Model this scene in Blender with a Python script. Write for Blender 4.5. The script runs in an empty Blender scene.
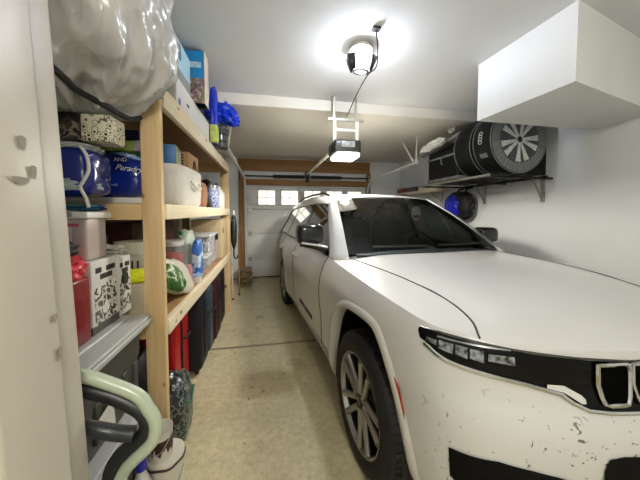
import bpy, bmesh, math, random
from mathutils.bvhtree import BVHTree
from mathutils import Vector, Matrix, noise, Euler
random.seed(7)
PI = math.pi
SC = bpy.context.scene
COL = SC.collection
R = math.radians

# ------------------------------------------------------------------ materials
def lin(c):
    if isinstance(c, str):
        c = [int(c[i:i+2], 16)/255 for i in (0, 2, 4)]
    return tuple((v/12.92 if v <= .04045 else ((v+.055)/1.055)**2.4) for v in c)
MATS = {}
def pm(name, col, rough=.5, metal=0, var=0, vscale=6, bump=0, bscale=40, coat=0, trans=0, spec=.5, emit=0, stretch=None, col2=None, alpha=1):
    if name in MATS: return MATS[name]
    m = bpy.data.materials.new(name); m.use_nodes = True
    nt = m.node_tree; N = nt.nodes; L = nt.links
    b = N['Principled BSDF']; c = lin(col)
    b.inputs['Base Color'].default_value = (*c, 1)
    b.inputs['Roughness'].default_value = rough
    b.inputs['Metallic'].default_value = metal
    b.inputs['Specular IOR Level'].default_value = spec
    b.inputs['Coat Weight'].default_value = coat
    b.inputs['Coat Roughness'].default_value = .06
    b.inputs['Transmission Weight'].default_value = trans
    b.inputs['Alpha'].default_value = alpha
    if emit:
        b.inputs['Emission Color'].default_value = (*c, 1); b.inputs['Emission Strength'].default_value = emit
    if var or bump:
        tc = N.new('ShaderNodeTexCoord'); mp = N.new('ShaderNodeMapping'); L.new(tc.outputs['Object'], mp.inputs[0])
        if stretch: mp.inputs['Scale'].default_value = stretch
    if var:
        n = N.new('ShaderNodeTexNoise'); n.inputs['Scale'].default_value = vscale; n.inputs['Detail'].default_value = 6
        L.new(mp.outputs[0], n.inputs['Vector'])
        r = N.new('ShaderNodeValToRGB'); L.new(n.outputs['Fac'], r.inputs[0])
        c2 = lin(col2) if col2 else tuple(v*(1-var) for v in c)
        r.color_ramp.elements[0].position = .35; r.color_ramp.elements[1].position = .65
        r.color_ramp.elements[0].color = (*c2, 1); r.color_ramp.elements[1].color = (*c, 1)
        L.new(r.outputs[0], b.inputs['Base Color'])
    if bump:
        n2 = N.new('ShaderNodeTexNoise'); n2.inputs['Scale'].default_value = bscale; n2.inputs['Detail'].default_value = 4
        L.new(mp.outputs[0], n2.inputs['Vector'])
        bp = N.new('ShaderNodeBump'); bp.inputs['Strength'].default_value = bump; bp.inputs['Distance'].default_value = .02
        L.new(n2.outputs['Fac'], bp.inputs['Height']); L.new(bp.outputs[0], b.inputs['Normal'])
    MATS[name] = m; return m

def wood_mat(name, c1, c2, axis, rough=.6):
    m = bpy.data.materials.new(name); m.use_nodes = True
    N = m.node_tree.nodes; L = m.node_tree.links; b = N['Principled BSDF']; b.inputs['Roughness'].default_value = rough
    tc = N.new('ShaderNodeTexCoord'); mp = N.new('ShaderNodeMapping'); L.new(tc.outputs['Object'], mp.inputs[0])
    s = [26, 26, 26]; s[axis] = 1.6; mp.inputs['Scale'].default_value = s
    n = N.new('ShaderNodeTexNoise'); n.inputs['Scale'].default_value = 1; n.inputs['Detail'].default_value = 5; n.inputs['Distortion'].default_value = .6
    L.new(mp.outputs[0], n.inputs['Vector'])
    r = N.new('ShaderNodeValToRGB'); L.new(n.outputs['Fac'], r.inputs[0])
    r.color_ramp.elements[0].position = .3; r.color_ramp.elements[1].position = .7
    r.color_ramp.elements[0].color = (*lin(c2), 1); r.color_ramp.elements[1].color = (*lin(c1), 1)
    # knots
    v = N.new('ShaderNodeTexVoronoi'); v.inputs['Scale'].default_value = 1; v.inputs['Randomness'].default_value = 1
    mp2 = N.new('ShaderNodeMapping'); L.new(tc.outputs['Object'], mp2.inputs[0]); s2 = [9, 9, 9]; s2[axis] = 5; mp2.inputs['Scale'].default_value = s2
    L.new(mp2.outputs[0], v.inputs['Vector'])
    r2 = N.new('ShaderNodeValToRGB'); L.new(v.outputs['Distance'], r2.inputs[0])
    r2.color_ramp.elements[0].position = .06; r2.color_ramp.elements[0].color = (1, 1, 1, 1); r2.color_ramp.elements[1].position = .14; r2.color_ramp.elements[1].color = (0, 0, 0, 1)
    mx = N.new('ShaderNodeMix'); mx.data_type = 'RGBA'; L.new(r2.outputs[0], mx.inputs[0]); L.new(r.outputs[0], mx.inputs[6]); mx.inputs[7].default_value = (*lin('6b4426'), 1)
    L.new(mx.outputs[2], b.inputs['Base Color'])
    return m

def concrete_mat():
    m = bpy.data.materials.new('concrete'); m.use_nodes = True
    N = m.node_tree.nodes; L = m.node_tree.links; b = N['Principled BSDF']
    tc = N.new('ShaderNodeTexCoord')
    def nz(sc, det=6, rough=.6):
        n = N.new('ShaderNodeTexNoise'); n.inputs['Scale'].default_value = sc; n.inputs['Detail'].default_value = det; n.inputs['Roughness'].default_value = rough
        L.new(tc.outputs['Object'], n.inputs['Vector']); return n
    def ramp(n, a, b_, ca, cb):
        r = N.new('ShaderNodeValToRGB'); L.new(n.outputs[0], r.inputs[0]); e = r.color_ramp.elements
        e[0].position = a; e[1].position = b_; e[0].color = (*lin(ca), 1); e[1].color = (*lin(cb), 1); return r
    def mixc(f, a, b_, mode='MULTIPLY'):
        x = N.new('ShaderNodeMix'); x.data_type = 'RGBA'; x.blend_type = mode
        if isinstance(f, (int, float)): x.inputs[0].default_value = f
        else: L.new(f, x.inputs[0])
        L.new(a, x.inputs[6]); L.new(b_, x.inputs[7]); return x.outputs[2]
    base = ramp(nz(2.2), .32, .7, 'c4ba97', 'd9cfab')
    fine = ramp(nz(24, 8, .7), .3, .62, 'dad7ce', 'ffffff')
    c = mixc(1, base.outputs[0], fine.outputs[0])
    st = ramp(nz(1.1, 3), .56, .68, 'ffffff', 'bdb39c'); c = mixc(.9, c, st.outputs[0])
    pale = ramp(nz(6.5, 9, .75), .62, .72, '000000', '5c584c'); c = mixc(.95, c, pale.outputs[0], 'ADD')
    sp = ramp(nz(14, 3, .5), .70, .74, 'ffffff', '6f675a'); c = mixc(.8, c, sp.outputs[0])
    # control joint across the slab
    sx = N.new('ShaderNodeSeparateXYZ'); L.new(tc.outputs['Object'], sx.inputs[0])
    wob = nz(7, 3)
    ma = N.new('ShaderNodeMath'); ma.operation = 'MULTIPLY_ADD'; L.new(wob.outputs[0], ma.inputs[0]); ma.inputs[1].default_value = .03; L.new(sx.outputs[1], ma.inputs[2])
    su = N.new('ShaderNodeMath'); su.operation = 'SUBTRACT'; L.new(ma.outputs[0], su.inputs[0]); su.inputs[1].default_value = 3.07
    ab = N.new('ShaderNodeMath'); ab.operation = 'ABSOLUTE'; L.new(su.outputs[0], ab.inputs[0])
    r = N.new('ShaderNodeValToRGB'); L.new(ab.outputs[0], r.inputs[0]); e = r.color_ramp.elements
    e[0].position = .006; e[1].position = .03; e[0].color = (*lin('867b68'), 1); e[1].color = (1, 1, 1, 1)
    c = mixc(.9, c, r.outputs[0])
    L.new(c, b.inputs['Base Color'])
    rr = ramp(nz(5), .35, .65, '8c8c8c', 'b8b8b8'); L.new(rr.outputs[0], b.inputs['Roughness'])
    bp = N.new('ShaderNodeBump'); bp.inputs['Strength'].default_value = .18; bp.inputs['Distance'].default_value = .01
    f2 = nz(30, 8); L.new(f2.outputs[0], bp.inputs['Height']); L.new(bp.outputs[0], b.inputs['Normal'])
    return m

def paint_mat():
    """white car paint with a scatter of road-dirt specks low on the nose"""
    m = bpy.data.materials.new('car_paint'); m.use_nodes = True
    N = m.node_tree.nodes; L = m.node_tree.links; b = N['Principled BSDF']
    b.inputs['Roughness'].default_value = .30; b.inputs['Coat Weight'].default_value = .8; b.inputs['Coat Roughness'].default_value = .07
    tc = N.new('ShaderNodeTexCoord'); sx = N.new('ShaderNodeSeparateXYZ'); L.new(tc.outputs['Object'], sx.inputs[0])
    n = N.new('ShaderNodeTexNoise'); n.inputs['Scale'].default_value = 34; n.inputs['Detail'].default_value = 4; n.inputs['Distortion'].default_value = .8
    L.new(tc.outputs['Object'], n.inputs['Vector'])
    r = N.new('ShaderNodeValToRGB'); L.new(n.outputs[0], r.inputs[0]); r.color_ramp.elements[0].position = .63; r.color_ramp.elements[1].position = .67
    def rng(sock, a, b_):
        q = N.new('ShaderNodeMapRange'); L.new(sock, q.inputs[0]); q.inputs[1].default_value = a; q.inputs[2].default_value = b_; return q.outputs[0]
    def mul(a, b_):
        q = N.new('ShaderNodeMath'); q.operation = 'MULTIPLY'; L.new(a, q.inputs[0])
        if isinstance(b_, float): q.inputs[1].default_value = b_
        else: L.new(b_, q.inputs[1])
        return q.outputs[0]
    f = mul(mul(mul(r.outputs[0], rng(sx.outputs[1], .42, .62)), rng(sx.outputs[2], .86, .72)), .9)
    mx = N.new('ShaderNodeMix'); mx.data_type = 'RGBA'; L.new(f, mx.inputs[0])
    mx.inputs[6].default_value = (*lin('cbcac7'), 1); mx.inputs[7].default_value = (*lin('4a3826'), 1)
    L.new(mx.outputs[2], b.inputs['Base Color'])
    return m

def glass_mat(name, tint, gloss=1.0):
    m = bpy.data.materials.new(name); m.use_nodes = True
    nt = m.node_tree; N = nt.nodes; L = nt.links
    N.remove(N['Principled BSDF']); o = N['Material Output']
    t = N.new('ShaderNodeBsdfTransparent'); t.inputs[0].default_value = (*tint, 1)
    g = N.new('ShaderNodeBsdfGlossy'); g.inputs['Roughness'].default_value = .015; g.inputs[0].default_value = (gloss, gloss, gloss, 1)
    f = N.new('ShaderNodeFresnel'); f.inputs[0].default_value = 1.5
    x = N.new('ShaderNodeMixShader'); L.new(f.outputs[0], x.inputs[0]); L.new(t.outputs[0], x.inputs[1]); L.new(g.outputs[0], x.inputs[2]); L.new(x.outputs[0], o.inputs[0])
    return m

def print_mat(name, stops, scale=14, rough=.4, stretch=(1, 1, 1), kind='noise', vary=None):
    """a printed surface: irregular coloured patches"""
    m = bpy.data.materials.new(name); m.use_nodes = True
    N = m.node_tree.nodes; L = m.node_tree.links; b = N['Principled BSDF']; b.inputs['Roughness'].default_value = rough
    tc = N.new('ShaderNodeTexCoord'); mp = N.new('ShaderNodeMapping'); L.new(tc.outputs['Object'], mp.inputs[0]); mp.inputs['Scale'].default_value = stretch
    if kind == 'noise':
        n = N.new('ShaderNodeTexNoise'); n.inputs['Scale'].default_value = scale; n.inputs['Detail'].default_value = 3; out = n.outputs['Fac']
    else:
        n = N.new('ShaderNodeTexVoronoi'); n.inputs['Scale'].default_value = scale; out = n.outputs['Distance']
    L.new(mp.outputs[0], n.inputs['Vector'])
    r = N.new('ShaderNodeValToRGB'); L.new(out, r.inputs[0]); r.color_ramp.interpolation = 'CONSTANT'
    e = r.color_ramp.elements
    while len(e) < len(stops): e.new(.5)
    for k, (p, c) in enumerate(stops): e[k].position = p; e[k].color = (*lin(c), 1)
    L.new(r.outputs[0], b.inputs['Base Color'])
    return m

# ------------------------------------------------------------------ mesh building
class MB:
    def __init__(s): s.v = []; s.f = []; s.mi = []; s.m = 0
    def add(s, v, f, M=None):
        o = len(s.v)
        s.v += [tuple(M @ Vector(p)) if M else tuple(p) for p in v]
        s.f += [tuple(o+i for i in q) for q in f]; s.mi += [s.m]*len(f); return s
    def box(s, x0, x1, y0, y1, z0, z1, M=None):
        v = [(x, y, z) for z in (z0, z1) for y in (y0, y1) for x in (x0, x1)]
        return s.add(v, [(0, 2, 3, 1), (4, 5, 7, 6), (0, 1, 5, 4), (2, 6, 7, 3), (0, 4, 6, 2), (1, 3, 7, 5)], M)
    def tube(s, pts, r, n=10, closed=False, caps=True):
        P = [Vector(p) for p in pts]; k = len(P); rs = r if isinstance(r, (list, tuple)) else [r]*k
        v = []; up = None
        for i, p in enumerate(P):
            a = P[i-1] if (i or closed) else p; b = P[(i+1) % k] if (i < k-1 or closed) else p
            d = (b-a).normalized()
            if up is None:
                up = Vector((0, 0, 1)) if abs(d.z) < .9 else Vector((1, 0, 0))
            u = (up - d*up.dot(d))
            u = u.normalized() if u.length > 1e-6 else d.orthogonal().normalized()
            up = u; w = d.cross(u)
            for j in range(n):
                t = 2*PI*j/n; v.append(p + (u*math.cos(t)+w*math.sin(t))*rs[i])
        f = []
        for i in range(k if closed else k-1):
            for j in range(n):
                a = i*n+j; b = i*n+(j+1) % n; c = ((i+1) % k)*n+(j+1) % n; e = ((i+1) % k)*n+j
                f.append((a, b, c, e))
        if caps and not closed:
            f.append(tuple(range(n))[::-1]); f.append(tuple((k-1)*n+j for j in range(n)))
        return s.add(v, f)
    def lathe(s, prof, n=32, M=None, closed=False, caps=True):
        v = []; f = []; k = len(prof)
        for (r, z) in prof:
            for j in range(n):
                t = 2*PI*j/n; v.append((r*math.cos(t), r*math.sin(t), z))
        for i in range(k if closed else k-1):
            for j in range(n):
                f.append((i*n+j, i*n+(j+1) % n, ((i+1) % k)*n+(j+1) % n, ((i+1) % k)*n+j))
        if not closed and caps:
            if prof[0][0] > 1e-4: f.append(tuple(range(n))[::-1])
            if prof[-1][0] > 1e-4: f.append(tuple((k-1)*n+j for j in range(n)))
        return s.add(v, f, M)
    def prism(s, poly, z0, z1, M=None):
        n = len(poly)
        v = [(x, y, z0) for x, y in poly]+[(x, y, z1) for x, y in poly]
        f = [tuple(range(n))[::-1], tuple(range(n, 2*n))]+[(i, (i+1) % n, n+(i+1) % n, n+i) for i in range(n)]
        return s.add(v, f, M)
    def grid(s, rows):
        n = len(rows[0]); v = [p for r in rows for p in r]
        f = [(i*n+j, i*n+j+1, (i+1)*n+j+1, (i+1)*n+j) for i in range(len(rows)-1) for j in range(n-1)]
        return s.add(v, f)
    def build(s, name, mats, parent=None, smooth=False, bevel=0, solid=0, sub=0, weld=0, angle=40):
        me = bpy.data.meshes.new(name); me.from_pydata([tuple(p) for p in s.v], [], s.f)
        mats = mats if isinstance(mats, (list, tuple)) else [mats]
        for m in mats: me.materials.append(m)
        me.polygons.foreach_set('material_index', s.mi)
        bm = bmesh.new(); bm.from_mesh(me)
        if weld: bmesh.ops.remove_doubles(bm, verts=bm.verts, dist=weld); bmesh.ops.dissolve_degenerate(bm, edges=bm.edges, dist=1e-5)
        bmesh.ops.recalc_face_normals(bm, faces=bm.faces)
        if smooth:
            for f in bm.faces: f.smooth = True
            for e in bm.edges:
                if len(e.link_faces) == 2 and e.calc_face_angle(0) > R(angle): e.smooth = False
        bm.to_mesh(me); bm.free()
        o = bpy.data.objects.new(name, me); COL.objects.link(o)
        if parent: o.parent = parent
        if solid:
            d = o.modifiers.new('solid', 'SOLIDIFY'); d.thickness = solid; d.offset = 0
        if bevel:
            d = o.modifiers.new('bevel', 'BEVEL'); d.width = bevel; d.segments = 3; d.limit_method = 'ANGLE'; d.angle_limit = R(35)
            for p in me.polygons: p.use_smooth = True
            d.harden_normals = False
        if sub:
            d = o.modifiers.new('sub', 'SUBSURF'); d.levels = sub; d.render_levels = sub
            for p in me.polygons: p.use_smooth = True
        return o

def tag(o, label, cat, group=None):
    o['label'] = label; o['category'] = cat
    if group: o['group'] = group
    return o
def thing(name, label, cat, loc=(0, 0, 0), rz=0, group=None):
    o = bpy.data.objects.new(name, None); COL.objects.link(o); o.location = loc; o.rotation_euler = (0, 0, rz)
    o.empty_display_size = .1
    return tag(o, label, cat, group)
def struct(o): o['kind'] = 'structure'; return o
def Rx(a): return Matrix.Rotation(a, 4, 'X')
def Ry(a): return Matrix.Rotation(a, 4, 'Y')
def Rz(a): return Matrix.Rotation(a, 4, 'Z')
def Tr(*p): return Matrix.Translation(p)
def smooth_path(pts, n=6):
    P = [Vector(p) for p in pts]; o = []
    for i in range(len(P)-1):
        a = P[i-1] if i else P[0]*2-P[1]; b, c = P[i], P[i+1]; d = P[i+2] if i+2 < len(P) else P[-1]*2-P[-2]
        for k in range(n):
            t = k/n; o.append(.5*((2*b)+(-a+c)*t+(2*a-5*b+4*c-d)*t*t+(-a+3*b-3*c+d)*t**3))
    o.append(P[-1]); return o
def text_part(name, body, size, M, mat, parent, depth=.001, shear=0, align='CENTER', sx=1.0):
    cu = bpy.data.curves.new(name, 'FONT'); cu.body = body; cu.size = size; cu.align_x = align; cu.align_y = 'CENTER'; cu.extrude = depth; cu.shear = shear
    t = bpy.data.objects.new(name, cu); COL.objects.link(t)
    dg = bpy.context.evaluated_depsgraph_get(); me = bpy.data.meshes.new_from_object(t.evaluated_get(dg))
    bpy.data.objects.remove(t); me.transform(M @ Matrix.Diagonal((sx, 1, 1, 1)))
    me.materials.clear(); me.materials.append(mat)
    o = bpy.data.objects.new(name, me); COL.objects.link(o); o.parent = parent; return o
def blob(dims, seed=0, sub=4, crumple=.12, freq=3.0, power=2.6, fold=None, flat=None):
    """crumpled soft body: superellipsoid with sharp creases; returns MB (centred)"""
    bm = bmesh.new(); bmesh.ops.create_icosphere(bm, subdivisions=sub, radius=1)
    off = Vector((seed*7.3, seed*3.1, seed*1.7)); mb = MB()
    vs = []
    for v in bm.verts:
        p = v.co.normalized()
        k = (abs(p.x)**power+abs(p.y)**power+abs(p.z)**power)**(-1/power)
        q = p*k
        s = 0
        for a, w in ((freq, 1), (freq*2.1, .55), (freq*4.3, .3)):
            u = p*a+off
            if fold: u = Vector((u.x*fold[0], u.y*fold[1], u.z*fold[2]))
            s += w*(abs(noise.noise(u))*2-.5)
        q = q*(1-crumple*s)
        q = Vector((q.x*dims[0]/2, q.y*dims[1]/2, q.z*dims[2]/2))
        if flat is not None and q.z < flat: q.z = flat
        vs.append(q)
    bm.verts.ensure_lookup_table()
    fs = [tuple(v.index for v in f.verts) for f in bm.faces]
    bm.free(); mb.add(vs, fs); return mb

WHITE_WALL = pm('white_wall_paint', 'e1e3e3', .75, var=.04, vscale=2, bump=.06, bscale=60)
CEIL = pm('ceiling_paint', 'dadcdd', .85, var=.03, vscale=3, bump=.08, bscale=90)
TRIM = pm('trim_paint', 'b8b1a2', .4)
CONC = concrete_mat()
PINE_Z = wood_mat('pine_upright', 'dec394', 'cbaa78', 2)
PINE_Y = wood_mat('pine_length', 'ede1c6', 'dfcfac', 1)
PINE_X = wood_mat('pine_across', 'd9bb88', 'c7a26d', 0)
PLY = wood_mat('plywood', 'b48f5f', 'a07c4e', 1)
BEAM = wood_mat('lumber_header', '9c7340', '80592d', 0)
BEAMZ = wood_mat('lumber_jamb', '96703f', '7a552c', 2)
GALV = pm('galvanised_steel', 'b9b6ad', .38, .9, var=.15, vscale=20)
WHITE_METAL = pm('white_metal', 'd6d4cb', .4, .1)
STEEL_DK = pm('dark_steel', '35322e', .45, .8)
BLACK = pm('black_plastic', '0d0d0e', .4)
BLACK_GLOSS = pm('black_gloss', '060607', .08, coat=.5)
RUBBER = pm('rubber', '0c0c0d', .75, bump=.15, bscale=50)
CHROME = pm('chrome', 'd8d8d8', .12, 1)
DARK = pm('dark_interior', '131313', .7)

# ================================================================== room shell
X0, X1, Y0, Y1 = -1.26, 3.24, -1.6, 6.29
ZC, ZL, YS = 2.845, 2.72, 3.24
def sbox(name, mat, *b, parent=None, bevel=0):
    return struct(MB().box(*b).build(name, mat, parent, bevel=bevel))
sbox('floor', CONC, X0-.1, X1+.1, Y0-.1, Y1+.3, -.1, 0)
sbox('ceiling', CEIL, X0-.1, X1+.1, Y0-.1, YS, ZC, ZC+.1)
struct(MB().box(X0-.1, X1+.1, YS, Y1+.2, ZL, ZC+.1).build('ceiling_lower', pm('ceiling_paint_low', 'd9d5ca', .85, var=.03, vscale=3, bump=.08, bscale=90)))
sbox('wall_left', WHITE_WALL, X0-.1, X0, Y0, Y1+.1, 0, ZC)
sbox('wall_right', WHITE_WALL, X1, X1+.1, Y0, Y1+.1, 0, ZC)
sbox('wall_front', WHITE_WALL, X0-.1, X1+.1, Y0-.1, Y0, 0, ZC)
OPL, OPR, OPT = -.52, 2.35, 2.08
w = MB(); w.box(X0, OPL, Y1, Y1+.12, 0, ZL); w.box(OPR, X1, Y1, Y1+.12, 0, ZL); w.box(OPL, OPR, Y1, Y1+.12, OPT, ZL)
struct(w.build('wall_back', WHITE_WALL))
# boxed-in duct along the right wall, with a skewed near face
w = MB(); w.prism([(1.945, 1.43), (3.24, 1.745), (3.24, 2.235), (1.905, 2.215)], 2.34, ZC)
struct(w.build('ceiling_soffit', WHITE_WALL))
# white post of the house doorway in the left foreground
jl = MB(); jl.m = 0
jl.box(-.62, -.365, .46, .585, -.01, 2.82); jl.box(-.62, -.345, .40, .512, 0, 2.82)
o = struct(jl.build('trim_1', TRIM, bevel=.006))
me = o.data
for v in me.vertices:
    v.co.x += -.040*(v.co.z-1.45)
w = MB(); w.box(X0, -.66, .44, .56, 0, ZC); struct(w.build('wall_house', WHITE_WALL))
w = MB()
for (y, z, a, b) in ((.462, 1.545, .030, .016), (.470, 1.60, .014, .03), (.485, 1.56, .012, .03), (.5, 1.33, .010, .02), (.505, 1.27, .010, .03), (.53, 1.19, .010, .018)):
    xx = -.3435-.04*(z-1.45) if y < .513 else -.3635-.04*(z-1.45)
    a *= .45; b *= .45
    pts = [(y+a*math.cos(t)*(1+.3*math.sin(3*t)), z+b*math.sin(t)*(1+.25*math.cos(2*t))) for t in [k*PI/5 for k in range(10)]]
    w.add([(xx+.0012, p, q) for p, q in pts], [tuple(range(10))])
o = w.build('paint_chip', pm('chipped_paint', '8f887b', .8)); o.parent = bpy.data.objects['trim_1']

# garage door with windows
gd = struct(MB().box(OPL+.005, OPR-.005, Y1+.06, Y1+.10, 0.005, OPT-.01).build('door_1', pm('garage_door_paint', 'cfd0cc', .5)))
secs = [(.012, .43), (.436, 1.005), (1.011, 1.55), (1.556, 2.06)]
DOORM = pm('garage_door_panel', 'dcdcd7', .45, bump=.05, bscale=120)
win_x = [(-.22, .17), (.30, .70), (.83, 1.23), (1.36, 1.76), (1.88, 2.24)]
for k, (a, b) in enumerate(secs):
    m = MB()
    if k < 3:
        m.box(OPL+.01, OPR-.01, Y1+.01, Y1+.06, a, b)
        m.box(OPL+.06, OPR-.06, Y1+.003, Y1+.01, a+.09, b-.09)
    else:
        z0, z1 = 1.66, 2.0
        m.box(OPL+.01, OPR-.01, Y1+.01, Y1+.06, a, z0); m.box(OPL+.01, OPR-.01, Y1+.01, Y1+.06, z1, b)
        xs = [OPL+.01]+[q for p in win_x for q in p]+[OPR-.01]
        for i in range(0, len(xs), 2): m.box(xs[i], xs[i+1], Y1+.01, Y1+.06, z0, z1)
    m.build('door_panel', DOORM, gd, bevel=.012)
m = MB()
for x in (OPL+.12, .9, OPR-.12):
    for z in (.433, 1.008, 1.553): m.box(x-.035, x+.035, Y1-.004, Y1+.012, z-.05, z+.05)
m.build('hinge', GALV, gd)
m = MB(); m.box(OPL+.01, OPR-.01, Y1-.01, Y1+.06, 0, .02); m.build('weather_seal', BLACK, gd)
PANE = pm('daylit_pane', 'f2efe4', .3, emit=.62)
for k, (a, b) in enumerate(win_x[:5]):
    f = MB(); z0, z1 = 1.66, 2.0; y = Y1+.005
    for q in ((a-.02, a+.012, z0-.02, z1+.02), (b-.012, b+.02, z0-.02, z1+.02), (a, b, z0-.02, z0+.012), (a, b, z1-.012, z1+.02)): f.box(q[0], q[1], y, y+.03, q[2], q[3])
    c = (a+b)/2; f.box(c-.007, c+.007, y+.003, y+.02, z0, z1); f.box(a, b, y+.003, y+.02, (z0+z1)/2-.007, (z0+z1)/2+.007)
    wn = struct(f.build('window_%d' % (k+1), DOORM)); g = MB(); g.box(a, b, y+.022, y+.028, z0, z1); g.build('window_pane', PANE, wn)
# rough lumber header and jambs round the door opening
struct(MB().box(-.65, 2.43, Y1-.05, Y1, 2.42, 2.69).build('trim_2', BEAM, bevel=.004))
struct(MB().box(-.50, 2.33, Y1-.03, Y1, 2.10, 2.24).build('trim_3', BEAM, bevel=.004))
struct(MB().box(-.64, -.53, Y1-.05, Y1, 0, 2.42).build('trim_4', BEAMZ, bevel=.004))
struct(MB().box(2.34, 2.45, Y1-.05, Y1, 0, 2.42).build('trim_5', BEAMZ, bevel=.004))

# door hardware: tracks, torsion bar
def track(x, name, label, ye=3.45):
    t = thing(name, label, 'door track', (x, 0, 0))
    m = MB(); p = [(0, Y1-.07, 0.02), (0, Y1-.07, 1.85)]+[(0, Y1-.07-.36*(1-math.cos(a)), 1.85+.40*math.sin(a)) for a in [k*PI/16 for k in range(1, 9)]]+[(0, ye+.3, 2.29), (0, ye, 2.30)]
    def strip(p, w, t_):
        rows = []
        for q in p: rows.append([(q[0]-w/2, q[1], q[2]), (q[0]+w/2, q[1], q[2])])
        return rows
    m.tube(p, .024, 8)
    m.build('rail', WHITE_METAL, t, smooth=True)
    m = MB(); m.tube([(0, ye+.05, 2.30), (0, ye+.05, ZL)], .012, 6); m.tube([(0, ye+.12, 2.30), (0, ye+.5, ZL)], .016, 6); m.build('hanger', WHITE_METAL, t)
    for z in (.5, 1.2, 1.8): m = MB(); m.box(-.03, .03, Y1-.07, Y1-.052, z, z+.06); m.build('bracket', GALV, t)
    return t
track(-.49, 'garage_door_track', 'white steel overhead door track running back above the wooden shelves')
track(2.36, 'garage_door_track', 'white steel overhead door track running back below the black bags on the wall rack', 3.98)
t = thing('torsion_spring_shaft', 'dark torsion shaft with coil springs over the garage door', 'spring shaft', (0, Y1-.11, 2.30))
MB().tube([(-.60, 0, 0), (2.42, 0, 0)], .016, 10).build('shaft', STEEL_DK, t, smooth=True)
for a, b in ((.12, .82), (.98, 1.7)):
    m = MB(); m.tube([(a+(b-a)*k/400, .034*math.cos(k*.9), .034*math.sin(k*.9)) for k in range(401)], .006, 5); m.build('coil_spring', STEEL_DK, t, smooth=True)
for x in (-.56, 2.40):
    m = MB(); m.lathe([(.02, -.02), (.06, -.02), (.045, 0), (.06, .02), (.02, .02)], 20, Tr(x, 0, 0) @ Ry(PI/2)); m.build('cable_drum', GALV, t)
m = MB(); m.box(.86, .94, .03, .056, -.12, .14); m.box(.87, .93, -.03, .035, -.03, .03); m.build('centre_bracket', STEEL_DK, t)

# ================================================================== ceiling lamp and opener
LX, LY = .755, 2.16
LAMP = 470
t = thing('ceiling_lamp', 'bright garage ceiling lamp between dark reflector wings', 'lamp', (LX, LY, ZC))
m = MB(); m.lathe([(0, -.034), (.092, -.036), (.094, -.026), (.08, -.002), (0, -.002)], 32); m.build('socket', pm('porcelain', 'e8e6df', .3), t, smooth=True)
m = MB(); m.lathe([(.0, -.082), (.022, -.079), (.040, -.068), (.052, -.046), (.045, -.038), (0, -.0355)], 28)
m.build('bulb', pm('lit_bulb', 'eaf0ff', .4, emit=LAMP), t, smooth=True)
gm = bpy.data.materials.new('glowing_glass'); gm.use_nodes = True; N = gm.node_tree.nodes; L = gm.node_tree.links
N.remove(N['Principled BSDF']); tr = N.new('ShaderNodeBsdfTransparent'); em = N.new('ShaderNodeEmission'); em.inputs[0].default_value = (.93, .96, 1, 1); em.inputs[1].default_value = 12
mx = N.new('ShaderNodeMixShader'); mx.inputs[0].default_value = .10; L.new(tr.outputs[0], mx.inputs[1]); L.new(em.outputs[0], mx.inputs[2]); L.new(mx.outputs[0], N['Material Output'].inputs[0])
m = MB(); m.lathe([(.062, -.06), (.060, -.12), (.052, -.192)], 28, caps=False); m.build('glass_shade', gm, t, smooth=True)
GREYW = pm('lamp_wing_metal', '34322f', .5, .4)
for sx in (-1, 1):
    m = MB(); m.grid([[(sx*.066, -.075, -.085), (sx*.125, -.045, -.09), (sx*.11, .05, -.09)], [(sx*.066, -.065, -.135), (sx*.106, -.04, -.14), (sx*.094, .045, -.14)], [(sx*.058, -.05, -.20), (sx*.076, -.035, -.20), (sx*.07, .035, -.20)]])
    m.build('reflector_wing', GREYW, t, solid=.008, smooth=True)
m = MB(); m.tube([(.06*math.cos(k*PI/8), .04*math.sin(k*PI/8), -.20) for k in range(16)], .007, 8, closed=True); m.build('bottom_rim', GREYW, t, smooth=True)

oc = thing('power_cable', 'black cable drooping from ceiling lamp to the opener bracket', 'cable', (0, 0, 0))
p = smooth_path([(.79, 1.93, ZC-.004), (.80, 1.94, 2.80), (.845, 2.02, 2.72), (.86, 2.10, 2.66), (.84, 2.25, 2.66), (.85, 2.6, 2.62), (.89, 2.95, 2.60), (.90, 3.07, 2.60)], 8)
m = MB(); m.tube(p, .005, 6); m.build('cord', BLACK, oc, smooth=True)
m = MB(); m.box(-.03+.79, .03+.79, 1.90, 1.95, ZC-.012, ZC-.001); m.build('cord_clip', STEEL_DK, oc)

YO = 3.12
t = thing('garage_door_opener', 'black and grey garage door opener hung from a white metal frame', 'door opener', (.9, YO, ZC))
m = MB(); zb = 2.575-ZC
m.box(-.20, .23, -.015, .015, zb-.004, zb+.02); m.build('cross_bar', GALV, t)
m = MB(); m.box(-.145, -.120, -.004, .004, zb, 0); m.box(-.17, -.09, -.02, .02, -.006, 0); m.build('strap', GALV, t)
m = MB(); m.box(.12, .145, -.004, .004, zb, 0); m.build('strap', GALV, t)
m = MB()
for x in (-.125, .145): m.box(x-.02, x+.02, -.012, .012, -.53, zb)
m.box(-.11, .13, -.012, .012, -.40, -.365); m.build('hanging_frame', WHITE_METAL, t, bevel=.003)
m = MB(); m.prism([(-.15, -.10), (.17, -.10), (.17, .24), (-.15, .24)], -.66, -.51); m.build('motor_housing', pm('opener_dark_grey', '2c2c2b', .4), t, bevel=.025)
m = MB(); m.box(-.07, .09, -.112, -.098, -.60, -.53); m.build('control_face', pm('opener_face', 'a7a9a4', .35, var=.5, vscale=30), t, bevel=.006)
m = MB(); m.prism([(-.13, -.12), (.15, -.12), (.15, .2), (-.13, .2)], -.715, -.655); m.build('light_lens', pm('lit_opener_lens', 'fff6e6', .35, emit=3), t, bevel=.025)
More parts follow.
